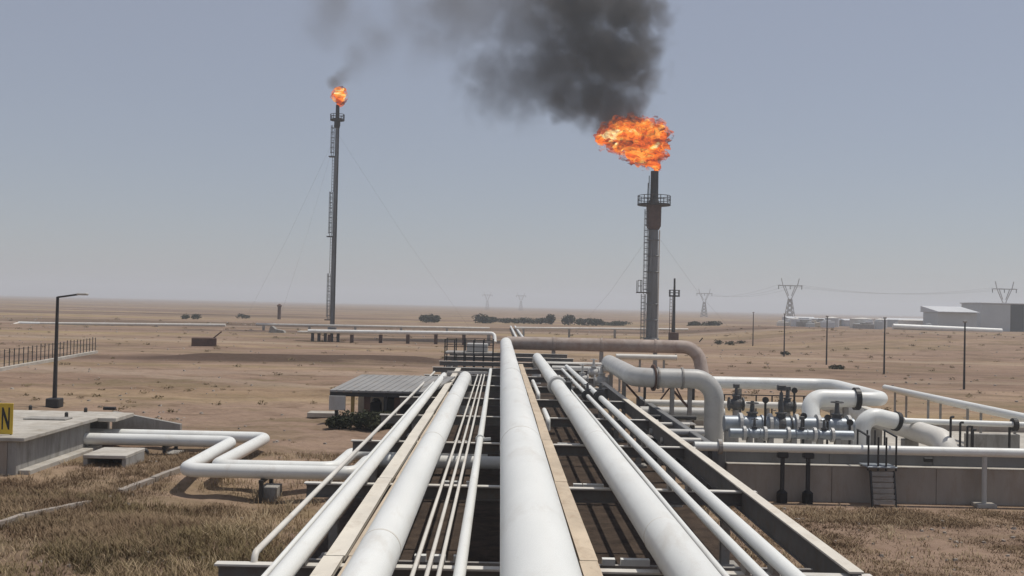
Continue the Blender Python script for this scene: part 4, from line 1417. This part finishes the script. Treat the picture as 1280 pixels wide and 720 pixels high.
for i, (u, v, vt) in enumerate(((1205, 487, 403), (1105, 468, 398), (1033, 456, 396), (980, 446, 393), (941, 434, 391))):
    p = pz(u, v, 0)
    z_ = py(u + 1.5, vt, p.y).z
    g0 = gz(p.x, p.y)
    t = thing('perimeter_pole', ['nearest', 'second nearest', 'third', 'fourth', 'farthest'][i] + ' thin dark pole on the plain beyond the pit', 'pole', (p.x, p.y, g0), 'thin poles beyond the pit')
    MB().tube([(p.x, p.y, g0 - 0.2), (p.x, p.y, z_)], 0.08, 8, radii=[0.1, 0.06]).build('pole', M['dark'], t)
    MB().bbox((p.x, p.y, z_ + 0.06), (0.3, 0.2, 0.14), 0.03).build('cap', M['steel'], t)

p = pz(255, 433, 0)
t = thing('scrap_box', 'rusty scrap box with a leaning bar on the left plain', 'scrap', (p.x, p.y, 0))
MB().bbox((p.x, p.y, 0.55), (3.0, 1.6, 1.1), 0.08, Matrix.Rotation(0.25, 3, 'Z')).build('box', M['rust'], t)
MB().bar((p.x + 0.6, p.y, 0.6), (p.x + 2.1, p.y + 0.2, 1.9), 0.16, 0.16).build('bar', M['rust'], t)
p = pz(347, 416, 0)
o = MB().prism([(-1.5, 0), (1.5, 0), (1.2, 0.5), (-0.3, 0.75), (-0.9, 1.3), (-1.3, 1.1)], (p.x, p.y - 0.8, -0.05), (p.x, p.y + 0.8, -0.05)).build('scrap_heap', M['concrete'], None, (p.x, p.y, 0))
tag(o, 'pale broken concrete lump left of the pipe on posts', 'rubble')
p = py(349, 393, 330)
t = thing('vent_post', 'short dark vent standpipe on the plain left of the tall flare', 'post', (p.x, 330, 0))
MB().tube([(p.x, 330, -0.2), (p.x, 330, 4.2)], 0.55, 12).build('stand', M['rust'], t)
MB().lathe((p.x, 330, 4.0), (0, 0, 1), [(0, 0.75), (0.4, 0.8), (0.9, 0.2)], 12).build('cap', M['rust'], t)


# ------------------------------------------------------------------ flare stacks
def ladder(t, x, y, z0, z1, mat, wd=0.5, cage=True, cr=0.42, name='ladder'):
    mb = MB()
    for s in (-1, 1):
        mb.bar((x + s * wd / 2, y, z0), (x + s * wd / 2, y, z1), 0.09, 0.09, (0, 1, 0))
    o = mb.build(name, mat, t)
    mr = MB()
    k = int((z1 - z0) / 0.6)
    for i in range(k):
        z = z0 + 0.3 + i * 0.6
        mr.bar((x - wd / 2, y, z), (x + wd / 2, y, z), 0.06, 0.06)
    r_ = mr.build('rungs', mat, o)
    r_['kind'] = 'stuff'
    if cage:
        mc = MB()
        k = int((z1 - z0) / 1.0)
        for i in range(k):
            mc.ring((x, y - cr * 0.6, z0 + 0.8 + i * 1.0), (0, 0, 1), cr, 0.04, 10, 4)
        for a in range(5):
            an = PI + a * PI / 4
            q = (x + cr * math.cos(an), y - cr * 0.6 + cr * math.sin(an))
            mc.bar((q[0], q[1], z0 + 0.6), (q[0], q[1], z1), 0.05, 0.05, (0, 1, 0))
        c_ = mc.build('cage', mat, o)
        c_['kind'] = 'stuff'
    return o


def ring_platform(t, x, y, z, r_in, r_out, mat, posts=10, h=1.2):
    d = MB().lathe((x, y, z - 0.12), (0, 0, 1), [(0, r_out), (0.24, r_out)], 20).build('platform', mat, t)
    for k in range(posts):
        a = 2 * PI * (k + 0.5) / posts
        MB().bar((x + r_out * 0.97 * math.cos(a), y + r_out * 0.97 * math.sin(a), z), (x + r_out * 0.97 * math.cos(a), y + r_out * 0.97 * math.sin(a), z + h), 0.12, 0.12, (0, 1, 0)).build('railing_post', mat, d)
    for hh in (0.55, 1.0):
        MB().ring((x, y, z + h * hh), (0, 0, 1), r_out * 0.97, 0.06, 24, 5).build('railing_ring', mat, d)


# right, wide and near
YR = 177.0
bR = py(814, 428, YR)
xR = bR.x


def zr(v):
    return py(817, v, YR).z


fs = thing('flare_stack', 'thick grey flare stack with rusty head burning a big flame', 'flare stack', (xR, YR, 0), 'flare stacks')
MB().lathe((xR, YR, -0.2), (0, 0, 1), [(0, 1.35), (1.2, 1.35), (1.3, 0.95), (zr(330), 0.88), (zr(286), 0.80)], 24).build('riser', M['stack'], fs)
MB().lathe((xR, YR, zr(287)), (0, 0, 1), [(0, 0.95), (0.6, 1.25), (zr(254) - zr(287), 1.3)], 24).build('seal_drum', M['rust'], fs)
ring_platform(fs, xR, YR, zr(256), 1.2, 2.85, M['soot'], 12, 1.5)
MB().lathe((xR, YR, zr(254)), (0, 0, 1), [(0, 0.95), (0.8, 0.7), (zr(214) - zr(254), 0.66)], 20).build('flare_tip', M['soot'], fs)
for k in range(2):
    s = -1
    MB().tube([(xR - 0.95 - 0.25 * k, YR - 0.3, zr(256)), (xR - 0.95 - 0.15 * k, YR - 0.3, zr(220 + 9 * k))], 0.07, 6).build('pilot_line', M['soot'], fs)
MB().tube([(xR + 0.95, YR - 0.6, 0.5), (xR + 0.95, YR - 0.6, zr(288))], 0.13, 8).build('gas_line', M['white_warm'], fs)
MB().tube([(xR - 0.1, YR - 1.0, 0.5), (xR - 0.1, YR - 0.95, zr(288))], 0.1, 8).build('steam_line', M['stack'], fs)
ladder(fs, xR - 1.25, YR - 0.2, zr(368), zr(262), M['stack'])
ladder(fs, xR - 1.55, YR - 0.2, 0.2, zr(368), M['stack'])
d = MB().bbox((xR - 1.7, YR, zr(366)), (1.9, 1.8, 0.18), 0.03).build('rest_platform', M['dark'], fs)
for x_ in (-2.55, -1.9):
    for y__ in (-0.8, 0.8):
        MB().bar((xR + x_, YR + y__, zr(366)), (xR + x_, YR + y__, zr(351)), 0.1, 0.1, (0, 1, 0)).build('railing_post', M['dark'], d)
for v in (351, 358):
    MB().bar((xR - 2.6, YR - 0.85, zr(v)), (xR - 1.85, YR - 0.85, zr(v)), 0.1, 0.1).build('railing', M['dark'], d)
for v in (300, 320, 340, 380, 400):
    MB().bbox((xR + 0.0, YR, zr(v)), (1.95, 1.95, 0.2), 0.1).build('stiffener', M['stack'], fs)

# slender pilot mast beside it
xm_, ym_ = py(842, 415, 180).x, 180.0
zm = lambda v: py(843, v, ym_).z
pm = thing('pilot_mast', 'slender dark mast with small platform right of the thick flare stack', 'mast', (xm_, ym_, 0))
MB().tube([(xm_, ym_, -0.2), (xm_, ym_, zm(348))], 0.2, 10, radii=[0.32, 0.16]).build('mast', M['dark'], pm)
ring_platform(pm, xm_, ym_, zm(370), 0.2, 0.95, M['dark'], 6, 1.0)
ladder(pm, xm_ - 0.55, ym_ - 0.1, 0.2, zm(370), M['rust'], 0.4, False)
MB().bbox((xm_, ym_, 1.0), (1.6, 1.4, 2.0), 0.1).build('base_box', M['rust'], pm)

# left, tall and slim
YL = 210.0
bL = py(415, 412, YL)
xLf = bL.x


def zl(v):
    return py(419, v, YL).z


fl2 = thing('flare_stack', 'tall slim flare stack on the left burning a small flame', 'flare stack', (xLf, YL, 0), 'flare stacks')
MB().lathe((xLf, YL, -0.2), (0, 0, 1), [(0, 0.9), (1.0, 0.9), (1.1, 0.45), (zl(260), 0.40), (zl(156), 0.34)], 16).build('riser', M['stack'], fl2)
MB().lathe((xLf, YL, zl(160)), (0, 0, 1), [(0, 0.5), (0.5, 0.62), (zl(150) - zl(160), 0.62)], 16).build('seal_drum', M['soot'], fl2)
ring_platform(fl2, xLf, YL, zl(150), 0.5, 1.45, M['soot'], 8, 1.1)
MB().lathe((xLf, YL, zl(150)), (0, 0, 1), [(0, 0.42), (zl(131) - zl(150), 0.36)], 14).build('flare_tip', M['soot'], fl2)
for va, vb in ((196, 157), (296, 240), (400, 342)):
    ladder(fl2, xLf - 0.80, YL - 0.1, zl(va), zl(vb), M['stack'], 0.4, True, 0.38)
for va, vb in ((240, 197), (342, 297)):
    ladder(fl2, xLf - 0.6, YL - 0.1, zl(va), zl(vb), M['stack'], 0.35, False)
for v in (196, 296, 400):
    MB().bbox((xLf - 0.9, YL, zl(v)), (1.2, 1.2, 0.2), 0.03).build('rest_platform', M['dark'], fl2)
MB().tube([(xLf + 0.45, YL - 0.3, 0.3), (xLf + 0.4, YL - 0.3, zl(155))], 0.1, 6).build('gas_line', M['dark'], fl2)


def guys(x, y, z, spread, lab, n=3, a0=0.4):
    for k in range(n):
        a = a0 + 2 * PI * k / n
        e = (x + math.cos(a) * spread, y + math.sin(a) * spread, 0.0)
        o = MB().tube([(x + math.cos(a) * 0.5, y + math.sin(a) * 0.5, z), tuple((Vector((x, y, z)) * 0.5 + Vector(e) * 0.5) + Vector((0, 0, -0.7))), e], 0.011, 5).build('guy_wire', M['cable'], None, e)
        tag(o, lab[k], 'cable', 'guy wires of the flare stacks')


guys(xLf, YL, zl(170), 30, ['guy wire from the slim flare falling to the right', 'guy wire from the slim flare falling to the left', 'guy wire from the slim flare falling towards the viewer'], a0=0.35)
guys(xR, YR, zr(292), 18, ['guy wire from the thick flare falling to the right', 'guy wire from the thick flare falling to the left', 'guy wire from the thick flare falling towards the viewer'], a0=0.3)


# ------------------------------------------------------------------ flames
def flame_mat(name, stops, strength, holes, seed):
    m, n, out = mat_new(name)
    geo = n.nodes.new('ShaderNodeNewGeometry')
    mp = n.nodes.new('ShaderNodeMapping')
    mp.inputs['Rotation'].default_value = (0, R(-38 + 6 * seed), 0)
    mp.inputs['Scale'].default_value = (0.20, 0.42, 0.55)
    mp.inputs['Location'].default_value = (seed * 3.7, 0, 0)
    n.links.new(geo.outputs['Position'], mp.inputs['Vector'])
    a = noise_node(n, mp.outputs[0], 0.9, 4.0, 0.55, 1.2)
    r = ramp(n, a.outputs['Fac'], stops)
    e = n.nodes.new('ShaderNodeEmission')
    e.inputs['Strength'].default_value = strength
    n.links.new(r.outputs[0], e.inputs[0])
    tr = n.nodes.new('ShaderNodeBsdfTransparent')
    h = noise_node(n, mp.outputs[0], 1.3, 3.0, 0.55, 0.8)
    k = ramp(n, h.outputs['Fac'], [(holes - 0.10, 0.0), (holes + 0.14, 1.0)])
    mx = n.nodes.new('ShaderNodeMixShader')
    n.links.new(k.outputs[0], mx.inputs[0])
    n.links.new(tr.outputs[0], mx.inputs[1])
    n.links.new(e.outputs[0], mx.inputs[2])
    n.links.new(mx.outputs[0], out.inputs[0])
    m.cycles.emission_sampling = 'NONE'      # daylight: no need to sample the flame as a lamp
    return m


M['flame_core'] = flame_mat('flame_core', [(0.34, (0.30, 0.035, 0.006)), (0.43, (0.85, 0.13, 0.012)), (0.51, (1.0, 0.24, 0.02)), (0.58, (1.0, 0.48, 0.09)), (0.67, (1.0, 0.82, 0.40))], 1.3, 0.20, 0)
M['flame_tongue'] = flame_mat('flame_tongue', [(0.34, (0.035, 0.009, 0.005)), (0.43, (0.34, 0.035, 0.006)), (0.50, (0.85, 0.13, 0.011)), (0.60, (1.0, 0.27, 0.025)), (0.72, (1.0, 0.52, 0.11))], 1.1, 0.50, 1)
M['flame_fringe'] = flame_mat('flame_fringe', [(0.36, (0.025, 0.008, 0.005)), (0.47, (0.25, 0.028, 0.006)), (0.58, (0.80, 0.12, 0.010)), (0.70, (1.0, 0.32, 0.04))], 0.9, 0.55, 2)


def blob_mesh(blobs, amp, freq, sub=4, remesh=0.0):
    """lumpy spheres joined into one skin"""
    bm = bmesh.new()
    for (c, r) in blobs:
        b = bmesh.ops.create_icosphere(bm, subdivisions=sub, radius=1.0)
        for v in b['verts']:
            d = v.co.normalized()
            q = Vector(c) + d * r
            k = noise.fractal(q * freq, 1.0, 2.1, 4)
            v.co = Vector(c) + Vector((d.x, d.y, d.z)) * (r * (1.0 + amp * k))
    me = bpy.data.meshes.new('blob')
    bm.to_mesh(me)
    bm.free()
    if remesh > 0:
        tmp = bpy.data.objects.new('blob_tmp', me)
        COL.objects.link(tmp)
        md = tmp.modifiers.new('r', 'REMESH')
        md.mode = 'VOXEL'
        md.voxel_size = remesh
        dg = bpy.context.evaluated_depsgraph_get()
        me2 = bpy.data.meshes.new_from_object(tmp.evaluated_get(dg))
        bpy.data.objects.remove(tmp)
        me = me2
    return me


def blob_thing(name, me, mat, origin, smooth=True):
    o = bpy.data.objects.new(name, me)
    me.transform(Matrix.Translation(-Vector(origin)))
    me.polygons.foreach_set('use_smooth', [smooth] * len(me.polygons))
    me.materials.clear()
    me.materials.append(mat)
    link(o, None, origin)
    o.location = origin
    return o


def blobs_px(lst, y):
    s = y / F
    return [(py(u, v, y + dy), r * s) for (u, v, r, dy) in lst]


g_ = random.Random(5)
fl_px = [(821, 211, 5, 0), (820, 207, 6, 0), (815, 200, 9, 0), (810, 193, 13, 0), (818, 186, 14, 0), (802, 183, 16, 0), (822, 171, 14, 0.5), (824, 164, 10, 0), (805, 168, 18, -0.5), (788, 172, 17, 0), (786, 162, 13, 0.5), (772, 168, 14, 0), (775, 158, 10, 0), (760, 172, 11, 0), (751, 173, 8, 0), (772, 182, 9, 0), (790, 190, 10, 0), (800, 199, 7, 0)]
for k in range(16):
    fl_px.append((g_.uniform(752, 832), g_.uniform(153, 180), g_.uniform(3, 6), g_.uniform(-1.5, 1.5)))
def flame(label, px, y, loc, vox):
    t = thing('flame', label, 'flame', loc, 'flare flames')
    for nm, mt, k, am, fq in (('core', 'flame_core', 0.80, 0.40, 0.8), ('tongues', 'flame_tongue', 1.0, 0.75, 0.9), ('fringe', 'flame_fringe', 1.12, 0.95, 1.0)):
        bl = [(c, r * k) for c, r in blobs_px(px, y)]
        me = blob_mesh(bl, am, fq, 4, vox)
        me.transform(Matrix.Translation(-Vector(loc)))
        me.polygons.foreach_set('use_smooth', [True] * len(me.polygons))
        me.materials.clear()
        me.materials.append(M[mt])
        link(bpy.data.objects.new(nm, me), t)
    return t


flame('big orange flame blown left from the thick flare stack', fl_px, YR, (xR, YR, zr(213)), 0.14)
fl_px = [(424, 129, 4, 0), (425, 124, 6, 0), (422, 118, 6, 0), (428, 119, 5, 0), (425, 113, 4, 0), (420, 112, 2.5, 0), (430, 112, 2.5, 0)]
flame('small orange flame on top of the slim flare stack', fl_px, YL, (xLf, YL, zl(131)), 0.12)


# ------------------------------------------------------------------ smoke
def smoke_mat(name, blobs, k_dens, freq, thr, amp, color, absorb, ny=1.0):
    """density: soft balls, eaten away by noise; blobs hold (centre, radius, weight)"""
    m, n, out = mat_new(name)
    geo = n.nodes.new('ShaderNodeNewGeometry')
    pos = geo.outputs['Position']

    def mth(op, a, b, clamp=False):
        q = n.nodes.new('ShaderNodeMath')
        q.operation = op
        q.use_clamp = clamp
        for i, x in enumerate((a, b)):
            if x is None:
                continue
            if isinstance(x, (int, float)):
                q.inputs[i].default_value = x
            else:
                n.links.new(x, q.inputs[i])
        return q.outputs[0]
    acc = shape = None
    for (c, r, wgt) in blobs:
        d = n.nodes.new('ShaderNodeVectorMath')
        d.operation = 'DISTANCE'
        n.links.new(pos, d.inputs[0])
        d.inputs[1].default_value = c
        mr = n.nodes.new('ShaderNodeMath')
        mr.operation = 'MULTIPLY_ADD'
        n.links.new(d.outputs['Value'], mr.inputs[0])
        mr.inputs[1].default_value = -wgt / r
        mr.inputs[2].default_value = wgt
        acc = mr.outputs[0] if acc is None else mth('MAXIMUM', acc, mr.outputs[0])
        un = mth('MULTIPLY', mr.outputs[0], 1.0 / wgt)
        shape = un if shape is None else mth('MAXIMUM', shape, un)
    acc = mth('MAXIMUM', acc, 0.0)
    ns = noise_node(n, pos, freq, 4.0, 0.55, 0.5)
    # rounded billows: cells of two sizes
    warp = n.nodes.new('ShaderNodeVectorMath')
    warp.operation = 'MULTIPLY_ADD'
    n.links.new(ns.outputs['Color'], warp.inputs[0])
    warp.inputs[1].default_value = (2.4, 2.4, 2.4)
    n.links.new(pos, warp.inputs[2])
    vor = n.nodes.new('ShaderNodeTexVoronoi')
    vor.feature = 'F1'
    vor.inputs['Scale'].default_value = freq * 1.7
    vor.inputs['Detail'].default_value = 1.0
    vor.inputs['Roughness'].default_value = 0.5
    n.links.new(warp.outputs[0], vor.inputs['Vector'])
    bil = mth('MULTIPLY_ADD', vor.outputs['Distance'], -0.30)
    bil.node.inputs[2].default_value = 0.16
    f = mth('MULTIPLY_ADD', mth('MAXIMUM', shape, 0.0), thr)
    f.node.inputs[2].default_value = -0.5 - 0.14
    f = mth('ADD', f, bil)
    f = mth('MULTIPLY', mth('ADD', ns.outputs['Fac'], f), amp, True)
    shp = mth('MULTIPLY', f, mth('POWER', acc, 1.3))
    dens = mth('MULTIPLY', shp, k_dens)
    pv_ = n.nodes.new('ShaderNodeVolumePrincipled')
    pv_.inputs['Color'].default_value = (*color, 1)
    pv_.inputs['Anisotropy'].default_value = 0.1
    n.links.new(dens, pv_.inputs['Density'])
    n.links.new(pv_.outputs[0], out.inputs['Volume'])
    return m


SMK = [  # u, v, radius, weight, depth offset
    (765, 132, 46, 1.0, 0), (790, 134, 36, 0.9, -1), (742, 122, 52, 1.0, 1), (706, 122, 44, 0.95, 0), (778, 72, 70, 1.1, 0),
    (735, 60, 76, 1.0, 2), (785, 15, 64, 1.1, 0), (725, -5, 84, 1.0, 2), (684, 84, 74, 0.52, 0), (648, 100, 80, 0.33, 1), (616, 92, 72, 0.30, 0), (766, 150, 26, 1.2, 1), (790, 148, 24, 1.1, 1), (748, 158, 16, 0.9, 0),
    (655, 25, 90, 0.32, 0), (575, 10, 100, 0.15, 0)]
s_ = YR / F
bl3 = [(py(u, v, YR + dy), r * s_ * 1.22, wg) for (u, v, r, wg, dy) in SMK]
me = blob_mesh([(c, r * 1.0) for c, r, wg in bl3], 0.10, 0.12, 4, 0.9)
M['smoke'] = smoke_mat('black_smoke', bl3, 0.72, 0.20, 0.66, 4.2, (0.19, 0.188, 0.19), 0.9)
o = blob_thing('smoke_plume', me, M['smoke'], (xR - 5, YR, zr(150)))
tag(o, 'thick black smoke plume rising left from the big flame', 'smoke', 'flare smoke')
SMK2 = [(419, 103, 19, 2.2, 0), (430, 90, 24, 0.7, 0), (446, 70, 34, 0.34, 0), (470, 42, 56, 0.25, 0), (505, 12, 72, 0.25, 0), (565, 0, 88, 0.24, 0), (425, 12, 82, 0.24, 0), (540, 55, 62, 0.2, 0)]
s_ = YL / F
bl4 = [(py(u, v, YL + dy), r * s_ * 1.25, wg) for (u, v, r, wg, dy) in SMK2]
me = blob_mesh([(c, r * 1.0) for c, r, wg in bl4], 0.06, 0.12, 4, 0.9)
M['smoke_thin'] = smoke_mat('thin_smoke', bl4, 0.5, 0.10, 0.6, 2.5, (0.30, 0.30, 0.31), 0.8)
o = blob_thing('smoke_plume', me, M['smoke_thin'], (xLf, YL, zl(110)))
tag(o, 'thin grey smoke drifting up from the small flame', 'smoke', 'flare smoke')


# ------------------------------------------------------------------ far things on the right and along the horizon
def pylon(label, u, vb, vt, y, kind=0):
    x_ = py(u, vb, y).x
    H = py(u, vt, y).z
    s = H / 30.0
    t = thing('transmission_pylon', label, 'pylon', (x_, y, 0), 'transmission pylons on the horizon')
    wd = 0.35 * s * 1.2
    bar = lambda mb, a, b: mb.bar((x_ + a[0] * s, y + a[1] * s, a[2] * s), (x_ + b[0] * s, y + b[1] * s, b[2] * s), wd, wd, (0, 1, 0.1))
    body = MB()
    for sx in (-1, 1):
        for sy in (-1, 1):
            bar(body, (sx * 3.2, sy * 3.2, 0), (sx * 1.0, sy * 1.0, 16))
    for k in range(5):
        z0, z1 = k * 3.2, (k + 1) * 3.2
        w0, w1 = 3.2 - 2.2 * k / 5, 3.2 - 2.2 * (k + 1) / 5
        for sy in (-1, 1):
            bar(body, (-w0, sy * w0, z0), (w1, sy * w1, z1))
            bar(body, (w0, sy * w0, z0), (-w1, sy * w1, z1))
    b_ = body.build('lattice_body', M['steel'], t)
    b_['kind'] = 'stuff'
    for sx in (-1, 1):
        vmb = MB()
        bar(vmb, (sx * 1.0, 0, 16), (sx * 5.0, 0, 25))
        bar(vmb, (sx * 1.0, 0, 18), (sx * 3.6, 0, 25))
        bar(vmb, (sx * 5.0, 0, 25), (sx * 6.2, 0, 30))
        q = vmb.build('arm', M['steel'], t)
        q['kind'] = 'stuff'
    MB().bar((x_ - 8.5 * s, y, 25 * s), (x_ + 8.5 * s, y, 25 * s), wd * 1.4, wd * 1.4).build('crossarm', M['steel'], t)
    for k in (-8, 0, 8):
        MB().bar((x_ + k * s, y, 25 * s), (x_ + k * s, y, 22.5 * s), wd, wd, (0, 1, 0)).build('insulator', M['dark'], t)


pylon('nearest transmission pylon, right of centre on the horizon', 987, 400, 348, 620)
pylon('smaller transmission pylon right of the thick flare stack', 880, 395, 361, 900)
pylon('tiny transmission pylon above the widest pipe', 651, 386, 366, 1300)
pylon('tiny transmission pylon left of the one above the pipe', 609, 386, 365, 1350)
pylon('transmission pylon behind the grey building at the right edge', 1255, 398, 352, 640)

YB = 420.0
xa, xb = py(1226, 400, YB).x, py(1310, 400, YB).x
zt = py(1250, 380, YB).z
b = thing('grey_building', 'grey flat building with a dark doorway at the right edge of the plain', 'building', (xa, YB, 0))
xd0, xd1 = py(1263, 400, YB).x, py(1286, 400, YB).x
MB().bbox(((xa + xd0) / 2, YB + 9, zt / 2), (xd0 - xa, 18, zt), 0.1).build('wall', M['green_grey'], b)
MB().bbox(((xd1 + xb) / 2, YB + 9, zt / 2), (xb - xd1, 18, zt), 0.1).build('wall', M['green_grey'], b)
MB().bbox(((xd0 + xd1) / 2, YB + 11, zt / 2), (xd1 - xd0 - 0.1, 14, zt - 0.2), 0.1).build('doorway', M['soot'], b)
MB().bbox(((xa + xb) / 2, YB + 9, zt + 0.26), (xb - xa + 1, 19, 0.5), 0.1).build('roof', M['shed'], b)
xa2, xb2 = py(1172, 395, YB - 20).x, py(1224, 395, YB - 20).x
b = thing('white_shed', 'low shed with a white sloped roof left of the grey building', 'building', (xa2, YB - 20, 0))
z1 = py(1200, 391, YB - 20).z
MB().bbox(((xa2 + xb2) / 2, YB - 12, z1 / 2), (xb2 - xa2 - 1, 14, z1), 0.1).build('wall', M['green_grey'], b)
z2_ = py(1200, 383, YB - 20).z
MB().prism([(-8.5, 0), (8.5, 0), (8.5, 0.3), (-8.5, z2_ - z1)], (xa2, YB - 12, z1 + 0.02), (xb2, YB - 12, z1 + 0.02)).build('roof', M['shed'], b)
for i, (u0, u1, v0, v1, y, mt, lab) in enumerate((
        (985, 1020, 402, 396, 470, 'shed', 'long low white shed below the nearest pylon'),
        (1024, 1052, 402, 398, 480, 'plaster', 'low cream shed right of the white one below the pylon'),
        (1056, 1096, 403, 399, 475, 'shed', 'low white shed in the middle of the right horizon'),
        (1108, 1165, 404, 398, 490, 'green_grey', 'low grey shed left of the white roofed shed'),
        )):
    xa, xb = py(u0, v0, y).x, py(u1, v0, y).x
    zt_ = py((u0 + u1) / 2, v1, y).z
    b = thing('low_shed', lab, 'building', (xa, y, 0), 'low sheds on the right horizon')
    MB().bbox(((xa + xb) / 2, y + 5, zt_ * 0.4), (xb - xa, 10, zt_ * 0.8), 0.05).build('wall', M[mt], b)
    MB().prism([(-5.4, 0), (5.4, 0), (0, zt_ * 0.2)], (xa - 0.3, y + 5, zt_ * 0.8 + 0.03), (xb + 0.3, y + 5, zt_ * 0.8 + 0.03)).build('roof', M['shed'], b)
for i, (u, v, y, r, lab) in enumerate(((1000, 397, 440, 4.0, 'small white tank before the long white shed'), (1040, 396, 445, 3.0, 'small white tank behind the low cream shed'), (1078, 397, 430, 5.0, 'wide low white tank in the middle of the right horizon'), (1101, 398, 436, 2.6, 'narrow white tank left of the low grey shed'), (1140, 399, 425, 5.5, 'wide low white tank before the low grey shed'))):
    q = py(u, v, y)
    b = thing('storage_tank', lab, 'tank', (q.x, y, 0), 'white tanks on the right horizon')
    MB().lathe((q.x, y, 0), (0, 0, 1), [(0, r), (q.z * 0.88, r)], 20).build('shell', M['shed'] if i % 2 else M['white_warm'], b)
    MB().lathe((q.x, y, q.z * 0.88 + 0.01), (0, 0, 1), [(0, r * 1.02), (q.z * 0.12, 0.2)], 20).build('roof', M['white_warm'], b)
p, q = py(1116, 408, 300), py(1252, 414, 300)
t = thing('white_pipeline', 'long white pipeline on the earth rise before the right sheds', 'pipe', (p.x, 300, 0))
MB().tube([p, q], 0.8, 12).build('run', M['white'], t)
for k in range(6):
    r_ = p.lerp(q, (k + 0.5) / 6)
    MB().box((r_.x, r_.y, (r_.z - 0.4) / 2), (0.8, 0.8, r_.z - 0.35)).build('sleeper', M['concrete'], t)

gq = random.Random(17)
for k in range(26):
    u = gq.uniform(975, 1168)
    y = gq.uniform(370, 470)
    p = py(u, 402, y)
    w_, h_ = gq.uniform(2.0, 8.0), gq.uniform(1.6, 3.4)
    o = MB().bbox((p.x, y, gz(p.x, y) + h_ / 2 - 0.1), (w_, 2.5, h_), 0.1)
    o.bbox((p.x + w_ * gq.uniform(-.2, .2), y, gz(p.x, y) + h_ - 0.1 + 0.3), (w_ * 0.5, 2.0, 0.58), 0.1)
    o = o.build('storage_unit', M[gq.choice(['shed', 'shed', 'white_warm', 'concrete', 'green_grey', 'plaster'])], None, (p.x, y, 0))
    tag(o, 'pale low storage unit in the hazy row on the right horizon', 'container', 'pale units on the right horizon')
pA, pB = py(987, 353, 620), py(1255, 357, 640)
pC = py(880, 365, 900)
for k, dx_ in enumerate((-7, 0, 7)):
    for (a_, b_, lab) in ((pA, pB, 'from the nearest pylon to the right edge'), (pC, pA, 'between the smaller pylon and the nearest one')):
        pts = []
        for i in range(13):
            q = i / 12
            v_ = a_.lerp(b_, q) + Vector((dx_, 0, -4.5 * 4 * q * (1 - q) - 1.5))
            pts.append(v_)
        o = MB().tube(pts, 0.045, 4).build('power_line', M['cable'], None, tuple(a_))
        tag(o, ['left', 'middle', 'right'][k] + ' of the faint power lines ' + lab, 'cable', 'power lines ' + lab)

# ------------------------------------------------------------------ air
hz = MB().box((0, 2480, 29.0), (7000, 5040, 61.0)).build('haze', M['white'])
hz['kind'] = 'stuff'
hz['label'] = 'pale dusty haze in the air over the whole plain'
m, n, out = mat_new('haze')
pv_ = n.nodes.new('ShaderNodeVolumePrincipled')
pv_.inputs['Color'].default_value = (0.85, 0.91, 0.98, 1)
pv_.inputs['Density'].default_value = 0.0005
pv_.inputs['Anisotropy'].default_value = 0.2
n.links.new(pv_.outputs[0], out.inputs['Volume'])
hz.data.materials.clear()
hz.data.materials.append(m)
